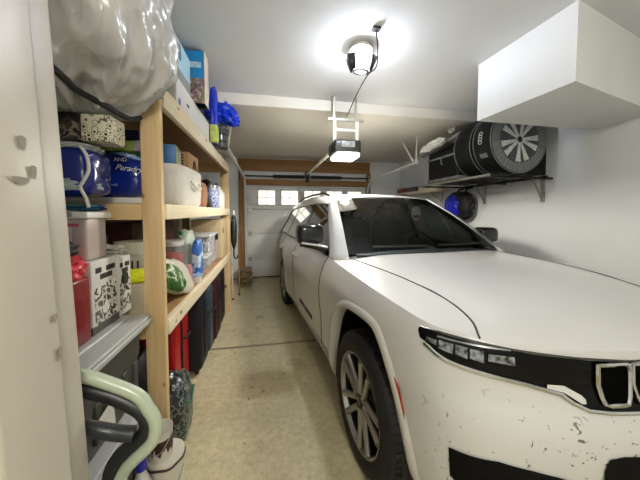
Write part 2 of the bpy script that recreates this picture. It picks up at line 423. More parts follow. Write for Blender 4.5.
m = MB(); m.tube([(-.10, .24, -.585), (-.035, 2.90, -.505)], .022, 8); m.build('drive_rail', WHITE_METAL, t, smooth=True)
m = MB(); m.box(-.08, .02, 2.88, 2.97, -.54, -.46); m.build('rail_bracket', STEEL_DK, t)
m = MB(); m.tube([(-.15, -.05, -.56), (-.175, -.06, -.60), (-.165, -.05, -.66)], .012, 6); m.build('wire_bundle', BLACK, t, smooth=True)
# ================================================================== the car
def smooth_path_2d(p): return [(q.x, q.y) for q in smooth_path([(a, b, 0) for a, b in p], 4)]
OUT = [(0,.805),(.15,.80),(.32,.765),(.5,.715),(.65,.655),(.76,.585),(.84,.49),(.885,.37),(.92,.2),(.94,0),(.955,-.5),(.96,-1.2),(.96,-2.2),(.955,-2.9),(.93,-3.4),(.88,-3.75),(.80,-3.93),(.6,-4.03),(.3,-4.06),(0,-4.065)]
def _dense(pts, n=24):
    o = []
    for i in range(len(pts)-1):
        p0 = pts[i-1] if i else (-pts[1][0], pts[1][1]); p3 = pts[i+2] if i+2 < len(pts) else (-pts[-2][0], pts[-2][1])
        p1, p2 = pts[i], pts[i+1]
        for k in range(n):
            t = k/n
            o.append(tuple(.5*((2*b)+(-a+c)*t+(2*a-5*b+4*c-d)*t*t+(-a+3*b-3*c+d)*t**3) for a, b, c, d in zip(p0, p1, p2, p3)))
    o.append(pts[-1]); return o
DN = _dense(OUT); AL = [0]
for a, b in zip(DN, DN[1:]): AL.append(AL[-1]+math.dist(a, b))
def outl(s):
    sg = -1 if s < 0 else 1; s = min(AL[-1]-1e-6, abs(s))
    lo, hi = 0, len(AL)-2
    while lo < hi:
        md = (lo+hi+1)//2
        if AL[md] <= s: lo = md
        else: hi = md-1
    t = (s-AL[lo])/(AL[lo+1]-AL[lo]); a, b = DN[lo], DN[lo+1]; d = math.dist(a, b)
    return sg*(a[0]+(b[0]-a[0])*t), a[1]+(b[1]-a[1])*t, -sg*(b[1]-a[1])/d, (b[0]-a[0])/d
def itp(z, T):
    if z <= T[0][0]: return T[0][1]
    for (a, u), (b, v) in zip(T, T[1:]):
        if z <= b: return u+(v-u)*(z-a)/(b-a)
    return T[-1][1]
def sitp(z, T):
    if z <= T[0][0]: return T[0][1]
    for i in range(len(T)-1):
        if z <= T[i+1][0]:
            (a, u), (b, v) = T[i], T[i+1]; t = (z-a)/(b-a)
            m0 = (v-u)/(b-a) if i == 0 else (v-T[i-1][1])/(b-T[i-1][0])
            m1 = (v-u)/(b-a) if i+2 >= len(T) else (T[i+2][1]-u)/(T[i+2][0]-a)
            h = b-a
            return (2*t**3-3*t*t+1)*u+(t**3-2*t*t+t)*h*m0+(-2*t**3+3*t*t)*v+(t**3-t*t)*h*m1
    return T[-1][1]
PS = [(.2,-.09),(.26,-.05),(.34,-.02),(.48,-.005),(.62,.0),(.76,.012),(.86,.014),(.95,.002),(1.03,-.02),(1.09,-.05),(1.14,-.085)]
PF = [(.2,-.09),(.26,-.02),(.34,.04),(.45,.07),(.58,.08),(.68,.075),(.74,.05),(.79,.015),(.86,0),(.94,-.004),(.98,-.015),(1.02,-.04),(1.1,-.09)]
def surf(s, z, off=0):
    x, y, nx, ny = outl(s)
    w = nx*nx if ny > 0 else 1
    d = itp(z, PS)*w+itp(z, PF)*(1-w)+off
    return (x+nx*d, y+ny*d, z)
def s_at_y(y):
    lo, hi = 0, AL[-1]
    for _ in range(50):
        m = (lo+hi)/2
        if outl(m)[1] > y: lo = m
        else: hi = m
    return lo
ZT = [(-4.1,1.10),(-3.6,1.13),(-2,1.135),(-1,1.13),(-.62,1.115),(-.3,1.10),(0,1.085),(.3,1.055),(.5,1.025),(.62,1.01),(.72,.985),(.81,.972)]
ZH = [(-.64,1.158),(-.4,1.155),(-.1,1.145),(.2,1.122),(.4,1.092),(.58,1.05),(.7,1.012),(.8,.98)]
YCOWL = -.62
def hood_pt(s, q):
    """q 0 = outer edge, 1 = centre spine"""
    x, y, nx, ny = outl(s)
    zt = sitp(y, ZT); ex, ey, _ = surf(s, zt)
    sy = min(ey, .50+.0*ey); 
    px, py = ex*(1-q), ey+(sy-ey)*q**1.3
    zc = sitp(py, ZH)
    g = 1-(1-min(1, q/.85))**2.4 if q < .85 else 1
    # raised centre panel with a soft crease
    u = abs(px)/.62; cr = .014*(1/(1+math.exp((u-1)*18)))
    edge = zt if q < .001 else zt
    z = edge+(max(zc, zt+.004)-edge)*g + cr*min(1, q*4)*(1 if py < .55 else max(0, 1-(py-.55)/.2))
    return (px, py, z)
WHITE_CAR = paint_mat()
CAR_A, CAR_X, CAR_Y = .0914, 1.447, 1.556
car = thing('parked_car', 'white sport utility vehicle parked with its nose toward the viewer', 'car', (CAR_X, CAR_Y, 0), PI+CAR_A)

ARCH = [(-.53,.22),(-.515,.36),(-.465,.55),(-.37,.765),(-.21,.905),(.05,.935),(.205,.905),(.305,.765),(.365,.60),(.41,.42),(.43,.22)]
ARCHP = smooth_path_2d(ARCH)
def arch_off(d):
    c = (-.05, .40); o = []
    for i, p in enumerate(ARCHP):
        a = ARCHP[max(0, i-1)]; b = ARCHP[min(len(ARCHP)-1, i+1)]; l = math.dist(a, b)
        o.append((p[0]+(b[1]-a[1])/l*d*-1*-1 if False else p[0]-(b[1]-a[1])/l*d, p[1]+(b[0]-a[0])/l*d))
    return o
def car_body():
    ss = []; s = 0
    while s < AL[-1]:
        ss.append(s); x, y, nx, ny = outl(s)
        s += .03 if y > .3 else (.05 if y > -.7 else .09)
    ss.append(AL[-1]-1e-5)
    sc = s_at_y(YCOWL); ss = [q for q in ss if abs(q-sc) > .02]+[sc-.004, sc+.004]; ss.sort()
    zl = [.22, .25, .29, .34, .40, .46, .53, .60, .66, .70, .74, .77, .80, .84, .88, .92, .95]
    nr = 14; cols = []; caps = []
    for s in ss:
        x, y, nx, ny = outl(s); zt = sitp(y, ZT)
        zz = [z for z in zl if z < zt-.03]; n = len(zl)-len(zz)
        top = zz[-1]; levels = zz+[top+(zt-top)*k/(n+3) for k in range(1, n+4)]
        c = [surf(s, z) for z in levels]
        cap = y < YCOWL
        for r in range(1, nr+1):
            q = r/nr
            if not cap: c.append(hood_pt(s, q**1.4 if q < 1 else 1))
            else:
                ex, ey, ez = c[len(levels)-1]; c.append((ex*(1-q), ey, ez-(.0 if r == 0 else .07)*min(1, q*3)))
        cols.append(c); caps.append(cap)
    nl = len(zl)+3
    mb = MB(); n = len(cols[0])
    for sg in (1, -1):
        o = len(mb.v)
        for c in cols: mb.v += [(sg*p[0], p[1], p[2]) for p in c]
        for i in range(len(cols)-1):
            for j in range(n-1):
                q = (o+i*n+j, o+i*n+j+1, o+(i+1)*n+j+1, o+(i+1)*n+j)
                mb.f.append(q if sg > 0 else q[::-1])
                mb.mi.append(1 if (j >= nl-1 and caps[i]) else 0)
    # underside
    o = len(mb.v); bot = [cols[i][0] for i in range(len(cols))]
    ring = [(p[0], p[1], p[2]) for p in bot]+[(-p[0], p[1], p[2]) for p in bot[::-1]]
    mb.v += ring; mb.f.append(tuple(o+i for i in range(len(ring)))); mb.mi.append(1)
    ob = mb.build('body', [WHITE_CAR, DARK], car, smooth=True, weld=.0015, angle=50)
    # wheel wells
    cut = MB()
    for y0 in (0, -2.964):
        for sg in (1, -1):
            pl = arch_off(-.022); pl = [(p[0], p[1]) for p in pl]+[(pl[-1][0], .1), (pl[0][0], .1)]
            # extrude the (y, z) outline along x
            a0, a1 = sg*.55, sg*1.3; n = len(pl)
            v = [(a0, y0+p[0], p[1]) for p in pl]+[(a1, y0+p[0], p[1]) for p in pl]
            cut.add(v, [tuple(range(n))[::-1], tuple(range(n, 2*n))]+[(i, (i+1) % n, n+(i+1) % n, n+i) for i in range(n)])
    cu = cut.build('cutter', DARK, weld=.0001)
    bo = ob.modifiers.new('wells', 'BOOLEAN'); bo.operation = 'DIFFERENCE'; bo.object = cu; bo.solver = 'EXACT'
    try: bo.material_mode = 'TRANSFER'
    except Exception: pass
    cu.parent = car
    dg = bpy.context.evaluated_depsgraph_get(); me = bpy.data.meshes.new_from_object(ob.evaluated_get(dg))
    ob.modifiers.clear(); ob.data = me
    bpy.data.objects.remove(cu)
    return ob
car_body()
def patch(name, mat, pts, off=.004, n=None, parent=car, side=1, solid=0, smooth=True):
    """pts = list of (s, ztop, zbottom): a panel that follows the body skin"""
    rows = []; m = MB(); K = 8
    S = []
    for i in range(len(pts)-1):
        a, b = pts[i], pts[i+1]; k = max(1, int(abs(a[0]-b[0])/.02))
        for j in range(k): t = j/k; S.append(tuple(u+(v-u)*t for u, v in zip(a, b)))
    S.append(pts[-1])
    for s, zt, zb in S:
        rows.append([surf(side*s, zb+(zt-zb)*j/K, off) for j in range(K+1)])
    m.grid(rows); return m.build(name, mat, parent, smooth=smooth, solid=solid)
def skin_line(name, mat, sz, r=.004, off=.001, side=1, parent=car, n=6):
    m = MB(); P = []
    for i in range(len(sz)-1):
        for j in range(n):
            t = j/n; P.append(tuple(u+(v-u)*t for u, v in zip(sz[i], sz[i+1])))
    P.append(sz[-1]); m.tube([surf(side*s, z, off) for s, z in P], r, 6); return m.build(name, mat, parent, smooth=True)
SHUT = pm('panel_gap', '3a3733', .7)
LAMPB = pm('lamp_housing_black', '030303', .16, spec=.25)
# headlight + grille band
TOPL = [(.02,.934),(.14,.936),(.36,.950),(.56,.969),(.74,.994),(.86,1.002),(.92,1.007),(.965,1.009),(.985,1.003)]
BOTL = [(.02,.772),(.18,.774),(.36,.778),(.42,.797),(.46,.834),(.62,.873),(.78,.899),(.88,.918),(.94,.955),(.972,.966),(.985,.99)]
def band(s0, s1, n=24): return [(s0+(s1-s0)*k/n, itp(s0+(s1-s0)*k/n, TOPL), itp(s0+(s1-s0)*k/n, BOTL)) for k in range(n+1)]
fullband = [( -q[0], q[1], q[2]) for q in band(.02, .5)[::-1]]+band(.02, .5)
patch('grille_panel', LAMPB, fullband, .004)
LENS = pm('lens_chrome', 'a9acae', .2, .5, var=.9, vscale=45)
for sg in (1, -1):
    h = patch('headlight', LAMPB, band(.5, .985, 36), .004, side=sg)
    for (a, b, zt, zb) in ((.90,.945,.985,.945),(.84,.893,.985,.928),(.79,.832,.982,.922),(.735,.782,.976,.915),(.63,.72,.966,.915)):
        patch('lens', LENS, [(a, zt-.008, zb+.012), (b, zt-.004, zb+.022)], .008, parent=h, side=sg)
    patch('daytime_strip', pm('lens_clear', '6f7272', .2, .5), [(.64,.983,.977),(.90,.996,.99)], .008, parent=h, side=sg)
    skin_line('chrome_trim', CHROME, [(s, itp(s, BOTL)-.006) for s in [.95,.93,.9,.86,.8,.7,.6,.52,.47,.43,.38,.3,.2,.1,.02]], .0075, .004, side=sg)
    skin_line('top_trim', pm('dark_chrome', '6b6a66', .25, .8), [(s, itp(s, TOPL)+.003) for s in [.02,.2,.4,.6,.8,.9,.98]], .004, .003, side=sg)
    patch('chrome_wing', pm('bright_silver', 'e4e4e2', .2, .35), [(.385,.815,.800),(.40,.83,.80),(.46,.862,.838),(.52,.866,.852)], .009, side=sg)
# grille slots with chrome rings
for k in range(-2, 3):
    c = k*.1365-.0; wd = .062
    ring = []
    for a, b in ((-1,1),(-.8,1.0),(0,1.0),(.8,1.0),(1,1),(1,.6),(1,0),(.86,-.6),(.7,-.92),(.4,-1),(-.4,-1),(-.7,-.95),(-.86,-.6),(-1,0),(-1,.6)):
        s = c+a*wd; z0 = .862+abs(c)*.012; ring.append((s, z0+b*.072))
    m = MB(); m.tube([surf(s, z, .012) for s, z in ring], .0075, 6, closed=True); fr = m.build('grille_slot_ring', CHROME, car, smooth=True)
    m = MB(); m.add([surf(s, z, .007) for s, z in ring], [tuple(range(len(ring)))]); m.build('slot_mesh', pm('slot_black', '010101', .8, spec=.05), fr)
# lower openings
for sg in (1, -1):
    patch('fog_intake', pm('intake_black', '060606', .7, spec=.15), [(.845,.585,.575),(.84,.585,.47),(.80,.588,.43),(.70,.601,.42),(.60,.59,.42),(.52,.575,.45),(.47,.56,.52)], .004, side=sg)
patch('lower_intake', MATS['intake_black'], [(-.37,.60,.55),(-.35,.64,.47),(-.3,.648,.44),(-.1,.64,.43),(.1,.64,.43),(.3,.648,.44),(.35,.64,.47),(.37,.60,.55)], .004)
for sg in (1, -1):
    patch('bumper_valance', pm('valance_grey', '4b4a48', .5), [(.0,.30,.24),(.5,.30,.24),(.95,.31,.25)], .004, side=sg)
REDL = pm('red_reflector', 'c01218', .2, coat=.5)
for sg in (1, -1): patch('side_marker', REDL, [(1.035,.60,.565),(1.06,.70,.565),(1.09,.735,.60),(1.115,.735,.66)], .008, side=sg)
# hood shut line, on the deck
def hood_line(side):
    P = []
    for (s, q) in [(.76,.0)]: pass
    key = [(.700,.60),(.658,.52),(.645,.40),(.652,.28),(.682,.02),(.722,-.3),(.755,-.6)]
    out = []
    for i, p in enumerate(smooth_path([(a, b, 0) for a, b in key], 6)):
        best = None
        # find (s,q) on the deck with these x,y
        s = s_at_y(p.y) if p.y < .45 else .8
        lo = 0
        for ds in [k*.01 for k in range(-30, 31)]:
            for q in [k*.02 for k in range(0, 18)]:
                h = hood_pt(s+ds, q**1.0)
                e = abs(h[0]-p.x)+abs(h[1]-p.y)
                if best is None or e < best[0]: best = (e, h)
        out.append((side*p.x, p.y, best[1][2]+.0005))
    for k in range(2):
        out = [out[0]]+[(b[0], b[1], (a[2]+2*b[2]+c[2])/4) for a, b, c in zip(out, out[1:], out[2:])]+[out[-1]]
    return out
for sg in (1, -1):
    m = MB(); m.tube(hood_line(sg), .0045, 6); m.build('hood_gap', SHUT, car, smooth=True)
sA, sB, sC, sD = s_at_y(-.74), s_at_y(-1.96), s_at_y(-2.62), s_at_y(-3.02)
for sg in (1, -1):
    skin_line('door_gap', SHUT, [(sA+.0, .34), (sA-.03, .6), (sA, .9), (sA, 1.12)], .0035, side=sg)
    skin_line('door_gap', SHUT, [(sB, .34), (sB, .7), (sB, 1.12)], .0035, side=sg)
    skin_line('door_gap', SHUT, [(sC-.06, .42), (sC-.02, .62), (sC+.12, .9), (sD, 1.0), (sD, 1.12)], .0035, side=sg)
    patch('rocker_trim', pm('rocker_grey', '5f5c57', .5), [(s_at_y(-.52),.30,.235),(s_at_y(-2.46),.30,.235)], .006, side=sg)
    skin_line('rocker_chrome', CHROME, [(s_at_y(-.56), .375), (s_at_y(-1.5), .375), (s_at_y(-2.4), .375)], .006, .003, side=sg)
    for y in (-1.78, -2.78):
        s = s_at_y(y); m = MB(); P = [surf(sg*(s+d), .985+.006*abs(d)/.11, o) for d, o in ((-.11,.004),(-.09,.03),(0,.036),(.09,.03),(.11,.004))]
        m.tube(P, .014, 8); m.build('door_handle', CHROME if sg < 0 else pm('handle_white', 'dcdad4', .25, coat=.5), car, smooth=True)
    # wheel arch lips
    for y0 in (0, -2.964):
        m = MB(); A_ = [arch_off(d) for d in (-.024, -.024, -.012, .012, .022)]; rows = []
        for k in range(len(ARCHP)):
            rr = []
            for a, dx in zip(A_, (-.06, .010, .016, .014, -.002)):
                yy, zz = a[k]; zz = max(zz, .23); q = surf(s_at_y(min(y0+yy, .49)), zz); rr.append((sg*(q[0]+dx), y0+yy, zz))
            rows.append(rr)
        m.grid(rows); m.build('wheel_arch_lip', pm('arch_white', 'bdbab3', .4, coat=.3), car, smooth=True, angle=70)
    # inner liner
    for y0 in (0, -2.964):
        m = MB(); rows = [[(sg*x, y0+p[0], max(.23, p[1])) for x in (.56, .90)] for p in arch_off(-.026)]
        m.grid(rows); m.build('wheel_liner', BLACK, car, smooth=True)
# badge on the front door
sdoor = s_at_y(-1.30)
x, y, nx, ny = outl(sdoor); q = surf(sdoor, .50)
Mb = Tr(q[0]+.004, q[1], q[2]) @ Rz(PI/2) @ Rx(PI/2)
text_part('door_lettering', 'GRAND CHEROKEE', .062, Mb, pm('badge_dark', '2a2a2a', .3, .7), car, .002, sx=1.05)

# wheels
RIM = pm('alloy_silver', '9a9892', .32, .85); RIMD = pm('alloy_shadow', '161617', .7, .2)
wheel_proto = None
def make_wheel(sg, y0, name='wheel'):
    M = Tr(sg*.825, y0, .389) @ Ry(sg*PI/2)
    w = MB()
    w.lathe([(.268,-.115),(.30,-.125),(.355,-.122),(.382,-.10),(.389,-.06),(.389,.06),(.382,.10),(.352,.124),(.305,.128),(.272,.118),(.268,.08),(.268,-.08)], 56, M, closed=True)
    for k in range(60):
        for sd in (-1, 1):
            w.box(.383, .3915, -.006, .006, sd*.012+.0, sd*.10, M @ Rz(2*PI*k/60+.03*sd))
    t = w.build('tire', RUBBER, car, smooth=True, angle=50)
    r = MB()
    r.lathe([(.268,.112),(.272,.122),(.262,.120),(.252,.095)], 56, M, caps=False)
    rim = r.build('rim', RIM, car, smooth=True, angle=40)
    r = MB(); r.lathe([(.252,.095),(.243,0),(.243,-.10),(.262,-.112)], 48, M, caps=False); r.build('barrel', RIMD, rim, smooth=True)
    r = MB()
    for k in range(5):
        a = 2*PI*k/5+.3
        for d in (-1, 1):
            s_ = MB(); a1 = a+d*.20; 
            pts_in = (.055, a+d*.34); 
            p0 = (.05*math.cos(a+d*.5), .05*math.sin(a+d*.5), .088); p1 = (.15*math.cos(a+d*.24), .15*math.sin(a+d*.24), .098); p2 = (.255*math.cos(a+d*.22), .255*math.sin(a+d*.22), .108)
            r.tube([M @ Vector(p0), M @ Vector(p1), M @ Vector(p2)], [.026, .020, .021], 8)
    r.lathe([(0,.098),(.06,.098),(.072,.085),(.07,.04),(0,.04)], 24, M)
    r.build('spokes', RIM, rim, smooth=True, angle=50)
    c = MB(); c.lathe([(0,.112),(.026,.11),(.032,.098),(0,.097)], 20, M); c.build('hub_cap', pm('hub_dark', '3b3b3b', .3, .6), rim, smooth=True)
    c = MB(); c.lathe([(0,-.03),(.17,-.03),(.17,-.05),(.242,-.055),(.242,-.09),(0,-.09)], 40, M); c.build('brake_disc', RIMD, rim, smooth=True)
    c = MB()
    for k in range(5):
        a = 2*PI*k/5+.93; c.lathe([(0,.1),(.009,.098),(.01,.085),(0,.085)], 8, M @ Tr(.046*math.cos(a), .046*math.sin(a), 0))
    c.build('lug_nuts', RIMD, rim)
for sg in (1, -1):
    for y0 in (0, -2.964): make_wheel(sg, y0)

# cabin
def xg(z): return .872-(z-1.13)*.44
ZG = [(-3.9,1.13),(-3.68,1.13),(-3.63,1.2),(-3.36,1.525),(-2.9,1.575),(-2.4,1.602),(-1.95,1.606),(-1.42,1.588),(-1.3,1.585)]
ZR = [(-3.9,1.60),(-3.6,1.655),(-3.2,1.69),(-2.6,1.722),(-2.1,1.728),(-1.8,1.715),(-1.55,1.69),(-1.36,1.655)]
ys = [-1.37,-1.42,-1.5,-1.6,-1.75,-1.95,-2.2,-2.5,-2.8,-3.0,-3.2,-3.36,-3.45,-3.55,-3.63,-3.68,-3.78,-3.88]
rows = []
for y in ys:
    zg = itp(y, ZG); zc = sitp(y, ZR); half = []
    nar = .0 if y > -3 else (-3-y)*.06
    prof = []
    for k in range(5):
        z = zg+(zc-.062-zg)*k/4; prof.append((xg(z)-nar+.012*(1-k/4), z))
    xe = prof[-1][0]
    prof += [(xe-.025, zc-.035), (xe-.075, zc-.018), (xe-.2, zc-.006), (.22, zc+.004), (0, zc+.008)]
    sh = .085 if y > -1.4 else max(0, .085*(1-(-1.4-y)/.5)); 
    pts = [(x, y+sh*(1-min(1, x/.62)**2), z) for x, z in prof]
    rows.append(pts+[(-p[0], p[1], p[2]) for p in pts[::-1][1:]])
m = MB(); m.grid(rows)
last = rows[-1]; m.add([tuple(p) for p in last]+[(.86,-4.0,1.1),(-.86,-4.0,1.1)], [tuple(range(len(last)))+(len(last)+1, len(last))])
m.build('roof', WHITE_CAR, car, smooth=True, solid=.012, angle=45)
W0, W1 = Vector((.770,-.585,1.165)), Vector((.598,-1.385,1.648))
G0, G1 = Vector((.874,-.745,1.135)), Vector((.668,-1.43,1.588))
M0, M1 = Vector((.828,-.645,1.150)), Vector((.640,-1.40,1.630))
for sg in (1, -1):
    m = MB(); rr = []
    for k in range(-1, 13):
        t = k/12; bow = .03*math.sin(PI*max(0, t))
        f = lambda a, b: a.lerp(b, t)+Vector((0, 0, bow))
        g = f(G0, G1)-Vector((0, 0, bow*.6)); mm = f(M0, M1); w_ = f(W0, W1)-(Vector((.055-.02*t, -.012, -.008)) if sg < 0 else Vector((0, 0, 0)))
        rr.append([tuple(Vector((sg*q.x, q.y, q.z))) for q in (g-Vector((.03,0,0)), g, g.lerp(mm, .6)+Vector((.012,0,.004)), mm+Vector((.006,.01,.004)), w_, w_-Vector((.01,.03,.02)))])
    m.grid(rr); m.build('windshield_pillar', WHITE_CAR, car, smooth=True, angle=60, solid=.006)
rows = []
for j in range(15):
    v = j/14; row = []
    for i in range(25):
        u = -1+i/12
        w_ = W0.lerp(W1, v)+Vector((0, 0, .03*math.sin(PI*v)))
        bl = (1-abs(u)**2.2)
        row.append((u*w_.x, w_.y+bl*(.15*(1-v)+.085*v), w_.z+bl*(.010+.01*v)))
    rows.append(row)
m = MB(); m.grid(rows); m.build('windshield', glass_mat('windshield_glass', (.62,.66,.64), .45), car, smooth=True)
m = MB(); m.tube([(p[0], p[1]+.004, p[2]-.016) for p in rows[0][1:-1]], .016, 6); m.build('cowl_panel', BLACK, car, smooth=True)
m = MB(); m.grid([[(p[0], p[1]+.001, p[2]+.002) for p in rows[-1]], [(p[0], p[1]+.003, p[2]+.002) for p in rows[-2]]]); m.build('windshield_band', BLACK_GLOSS, car, smooth=True)
for u0, u1 in ((2, 13), (12, 22)):
    P = [rows[0][u0]]+[rows[1][k] for k in range(u0+2, u1)]
    m = MB(); m.tube([(p[0], p[1]+.022, p[2]+.006) for p in P], .0085, 6); m.build('wiper', BLACK, car, smooth=True)
TINT = glass_mat('side_glass', (.16,.17,.15), .6); TINT2 = glass_mat('privacy_glass', (.04,.04,.045), .75)
def side_pane(name, poly, mat, sg, off=0):
    m = MB(); m.add([(sg*(xg(z)+off), y, z) for y, z in poly], [tuple(range(len(poly)))]); return m.build(name, mat, car)
for sg in (1, -1):
    side_pane('front_door_glass', [(-.755,1.14),(-1.09,1.385),(-1.43,1.588),(-1.6,1.60),(-1.93,1.606),(-1.91,1.14)], TINT, sg)
    side_pane('rear_door_glass', [(-2.0,1.14),(-2.02,1.606),(-2.4,1.602),(-2.86,1.578),(-2.97,1.145)], TINT2, sg)
    side_pane('quarter_glass', [(-3.03,1.15),(-2.93,1.572),(-3.36,1.525),(-3.63,1.2),(-3.60,1.15)], TINT2, sg)
    for P in ([(-1.90,1.135),(-1.92,1.606),(-2.03,1.606),(-2.01,1.135)], [(-2.95,1.135),(-2.84,1.58),(-2.95,1.575),(-3.05,1.135)]):
        side_pane('door_pillar_trim', P, BLACK_GLOSS, sg, .003)
    m = MB(); m.tube([(sg*(xg(z)+.004), y, z) for y, z in smooth_path_2d([(-.755,1.14),(-1.09,1.385),(-1.43,1.590),(-1.95,1.608),(-2.4,1.604),(-2.9,1.577),(-3.36,1.528),(-3.5,1.36),(-3.64,1.2),(-3.62,1.14)])], .007, 6); m.build('window_trim', pm('satin_black', '1d1c1b', .35), car, smooth=True)
    m = MB(); m.tube([(sg*.885, y, 1.137) for y in (-.8,-1.5,-2.2,-3,-3.6)], .009, 6); m.build('belt_trim', pm('satin_black', '1d1c1b', .35), car, smooth=True)
    # roof rail
    m = MB(); P = [(sg*.575,-1.66,1.690),(sg*.575,-1.76,1.716),(sg*.58,-1.95,1.734),(sg*.585,-2.6,1.740),(sg*.58,-3.2,1.710),(sg*.575,-3.4,1.670)]
    m.tube(smooth_path(P, 5), .014, 8); m.build('roof_rail', pm('rail_dark', '24221f', .35, .5), car, smooth=True)
    # door mirror
    sx = sg
    m = MB()
    for k, (dx, dy, dz) in enumerate(()): pass
    b = blob((.235, .17, .175), 1, 4, 0.0, power=4); ax, ay, az = (0, 0, 0) if sg > 0 else (.075, -.10, -.065); b.v = [(sx*(1.035-ax+p[0]), -.80+ay+p[1], 1.315+az+p[2]) for p in b.v]
    mr = b.build('door_mirror', BLACK_GLOSS, car, smooth=True)
    m = MB(); P = [(sx*.86,-.83+ay,1.150),(sx*.92,-.82+ay,1.19+az),(sx*(1.02-ax),-.80+ay,1.212+az),(sx*(1.12-ax),-.80+ay,1.225+az)]; m.tube(P, [.045,.034,.022,.014], 8); m.build('mirror_foot', BLACK_GLOSS, mr, smooth=True)
    m = MB(); m.box(sx*(1.035-ax)-.095, sx*(1.035-ax)+.095, -.892+ay, -.884+ay, 1.255+az, 1.375+az); m.build('mirror_glass', CHROME, mr)
    m = MB(); P = [(sx*.90,-.725+ay,1.205+az),(sx*(1.02-ax),-.713+ay,1.232+az),(sx*(1.12-ax),-.72+ay,1.248+az)]; m.tube(P, .009, 8); m.build('mirror_strip', WHITE_CAR, mr, smooth=True)
# interior seen through the glass
SEAT = pm('seat_dark', '1b1b1c', .6)
ROOFL = pm('headliner', '8d8a84', .9)
m = MB(); m.grid([[(-.60,-.66,1.135),(-.3,-.56,1.15),(0,-.54,1.15),(.3,-.56,1.15),(.60,-.66,1.135)],[(-.62,-.95,1.10),(-.3,-.95,1.125),(0,-.95,1.125),(.3,-.95,1.125),(.62,-.95,1.10)],[(-.62,-1.10,1.0),(-.3,-1.10,1.0),(0,-1.10,1.0),(.3,-1.10,1.0),(.62,-1.10,1.0)]])
m.build('dashboard', pm('dash_grey', '33343a', .6), car, smooth=True)
m = MB(); c = Vector((-.37,-1.22,1.10))
m.tube([(c.x+.18*math.cos(t), c.y-.07*math.sin(t), c.z+.165*math.sin(t)) for t in [k*PI/16 for k in range(32)]], .014, 8, closed=True)
m.tube([(c.x-.17, c.y, c.z), (c.x, c.y+.03, c.z-.02), (c.x+.17, c.y, c.z)], .018, 6); m.tube([(c.x, c.y+.03, c.z-.02), (c.x, c.y+.07, c.z-.17)], .02, 6)
m.build('steering_wheel', BLACK, car, smooth=True)
for x, y in ((.38,-1.95),(-.38,-1.95)):
    b = blob((.50,.18,.58), 2, 3, 0, power=3.5); b.v = [(x+p[0], y+p[1]-.18*p[2], 1.16+p[2]) for p in b.v]; s = b.build('seat_back', SEAT, car, smooth=True)
    b = blob((.27,.12,.19), 2, 3, 0, power=3); b.v = [(x+p[0], y-.09+p[1], 1.50+p[2]) for p in b.v]; b.build('headrest', SEAT, s, smooth=True)
b = blob((1.25,.18,.55), 2, 3, 0, power=5); b.v = [(p[0], -2.95+p[1]-.18*p[2], 1.12+p[2]) for p in b.v]; s = b.build('rear_seat_back', SEAT, car, smooth=True)
for x in (-.4, .4):
    b = blob((.27,.11,.18), 2, 3, 0, power=3); b.v = [(x+p[0], -3.02+p[1], 1.46+p[2]) for p in b.v]; b.build('headrest', SEAT, s, smooth=True)
m = MB(); m.box(-.11,.11,-1.235,-1.215,1.535,1.60); mr = m.build('rear_view_mirror', BLACK, car, bevel=.01)
m = MB(); m.tube([(0,-1.24,1.60),(0,-1.27,1.655)], .012, 6); m.build('mirror_stem', BLACK, mr)
# white and red disc set behind the windshield
t = thing('white_disc', 'white disc with a red patch behind the windshield', 'tag', (0, 0, 0), 0)
t.parent = None
"""place it in the car's frame"""
Mw = Matrix.Translation((CAR_X, CAR_Y, 0)) @ Rz(PI+CAR_A)
t.matrix_world = Mw @ Tr(-.25,-1.13,1.485)
m = MB(); m.lathe([(0,-.004),(.062,-.004),(.062,.004),(0,.004)], 28, Rx(PI/2) @ Matrix.Diagonal((.9,1.25,1,1))); m.build('card', pm('disc_white', 'dcd9d2', .5), t)
m = MB(); m.box(-.035,.04,.005,.007,-.05,-.02); m.build('red_patch', pm('disc_red', '9c2a20', .5), t)
m = MB(); m.tube([(0,0,.075),(.05,-.01,.10),(.12,-.02,.085)], .0025, 5); m.build('loop', BLACK, t)

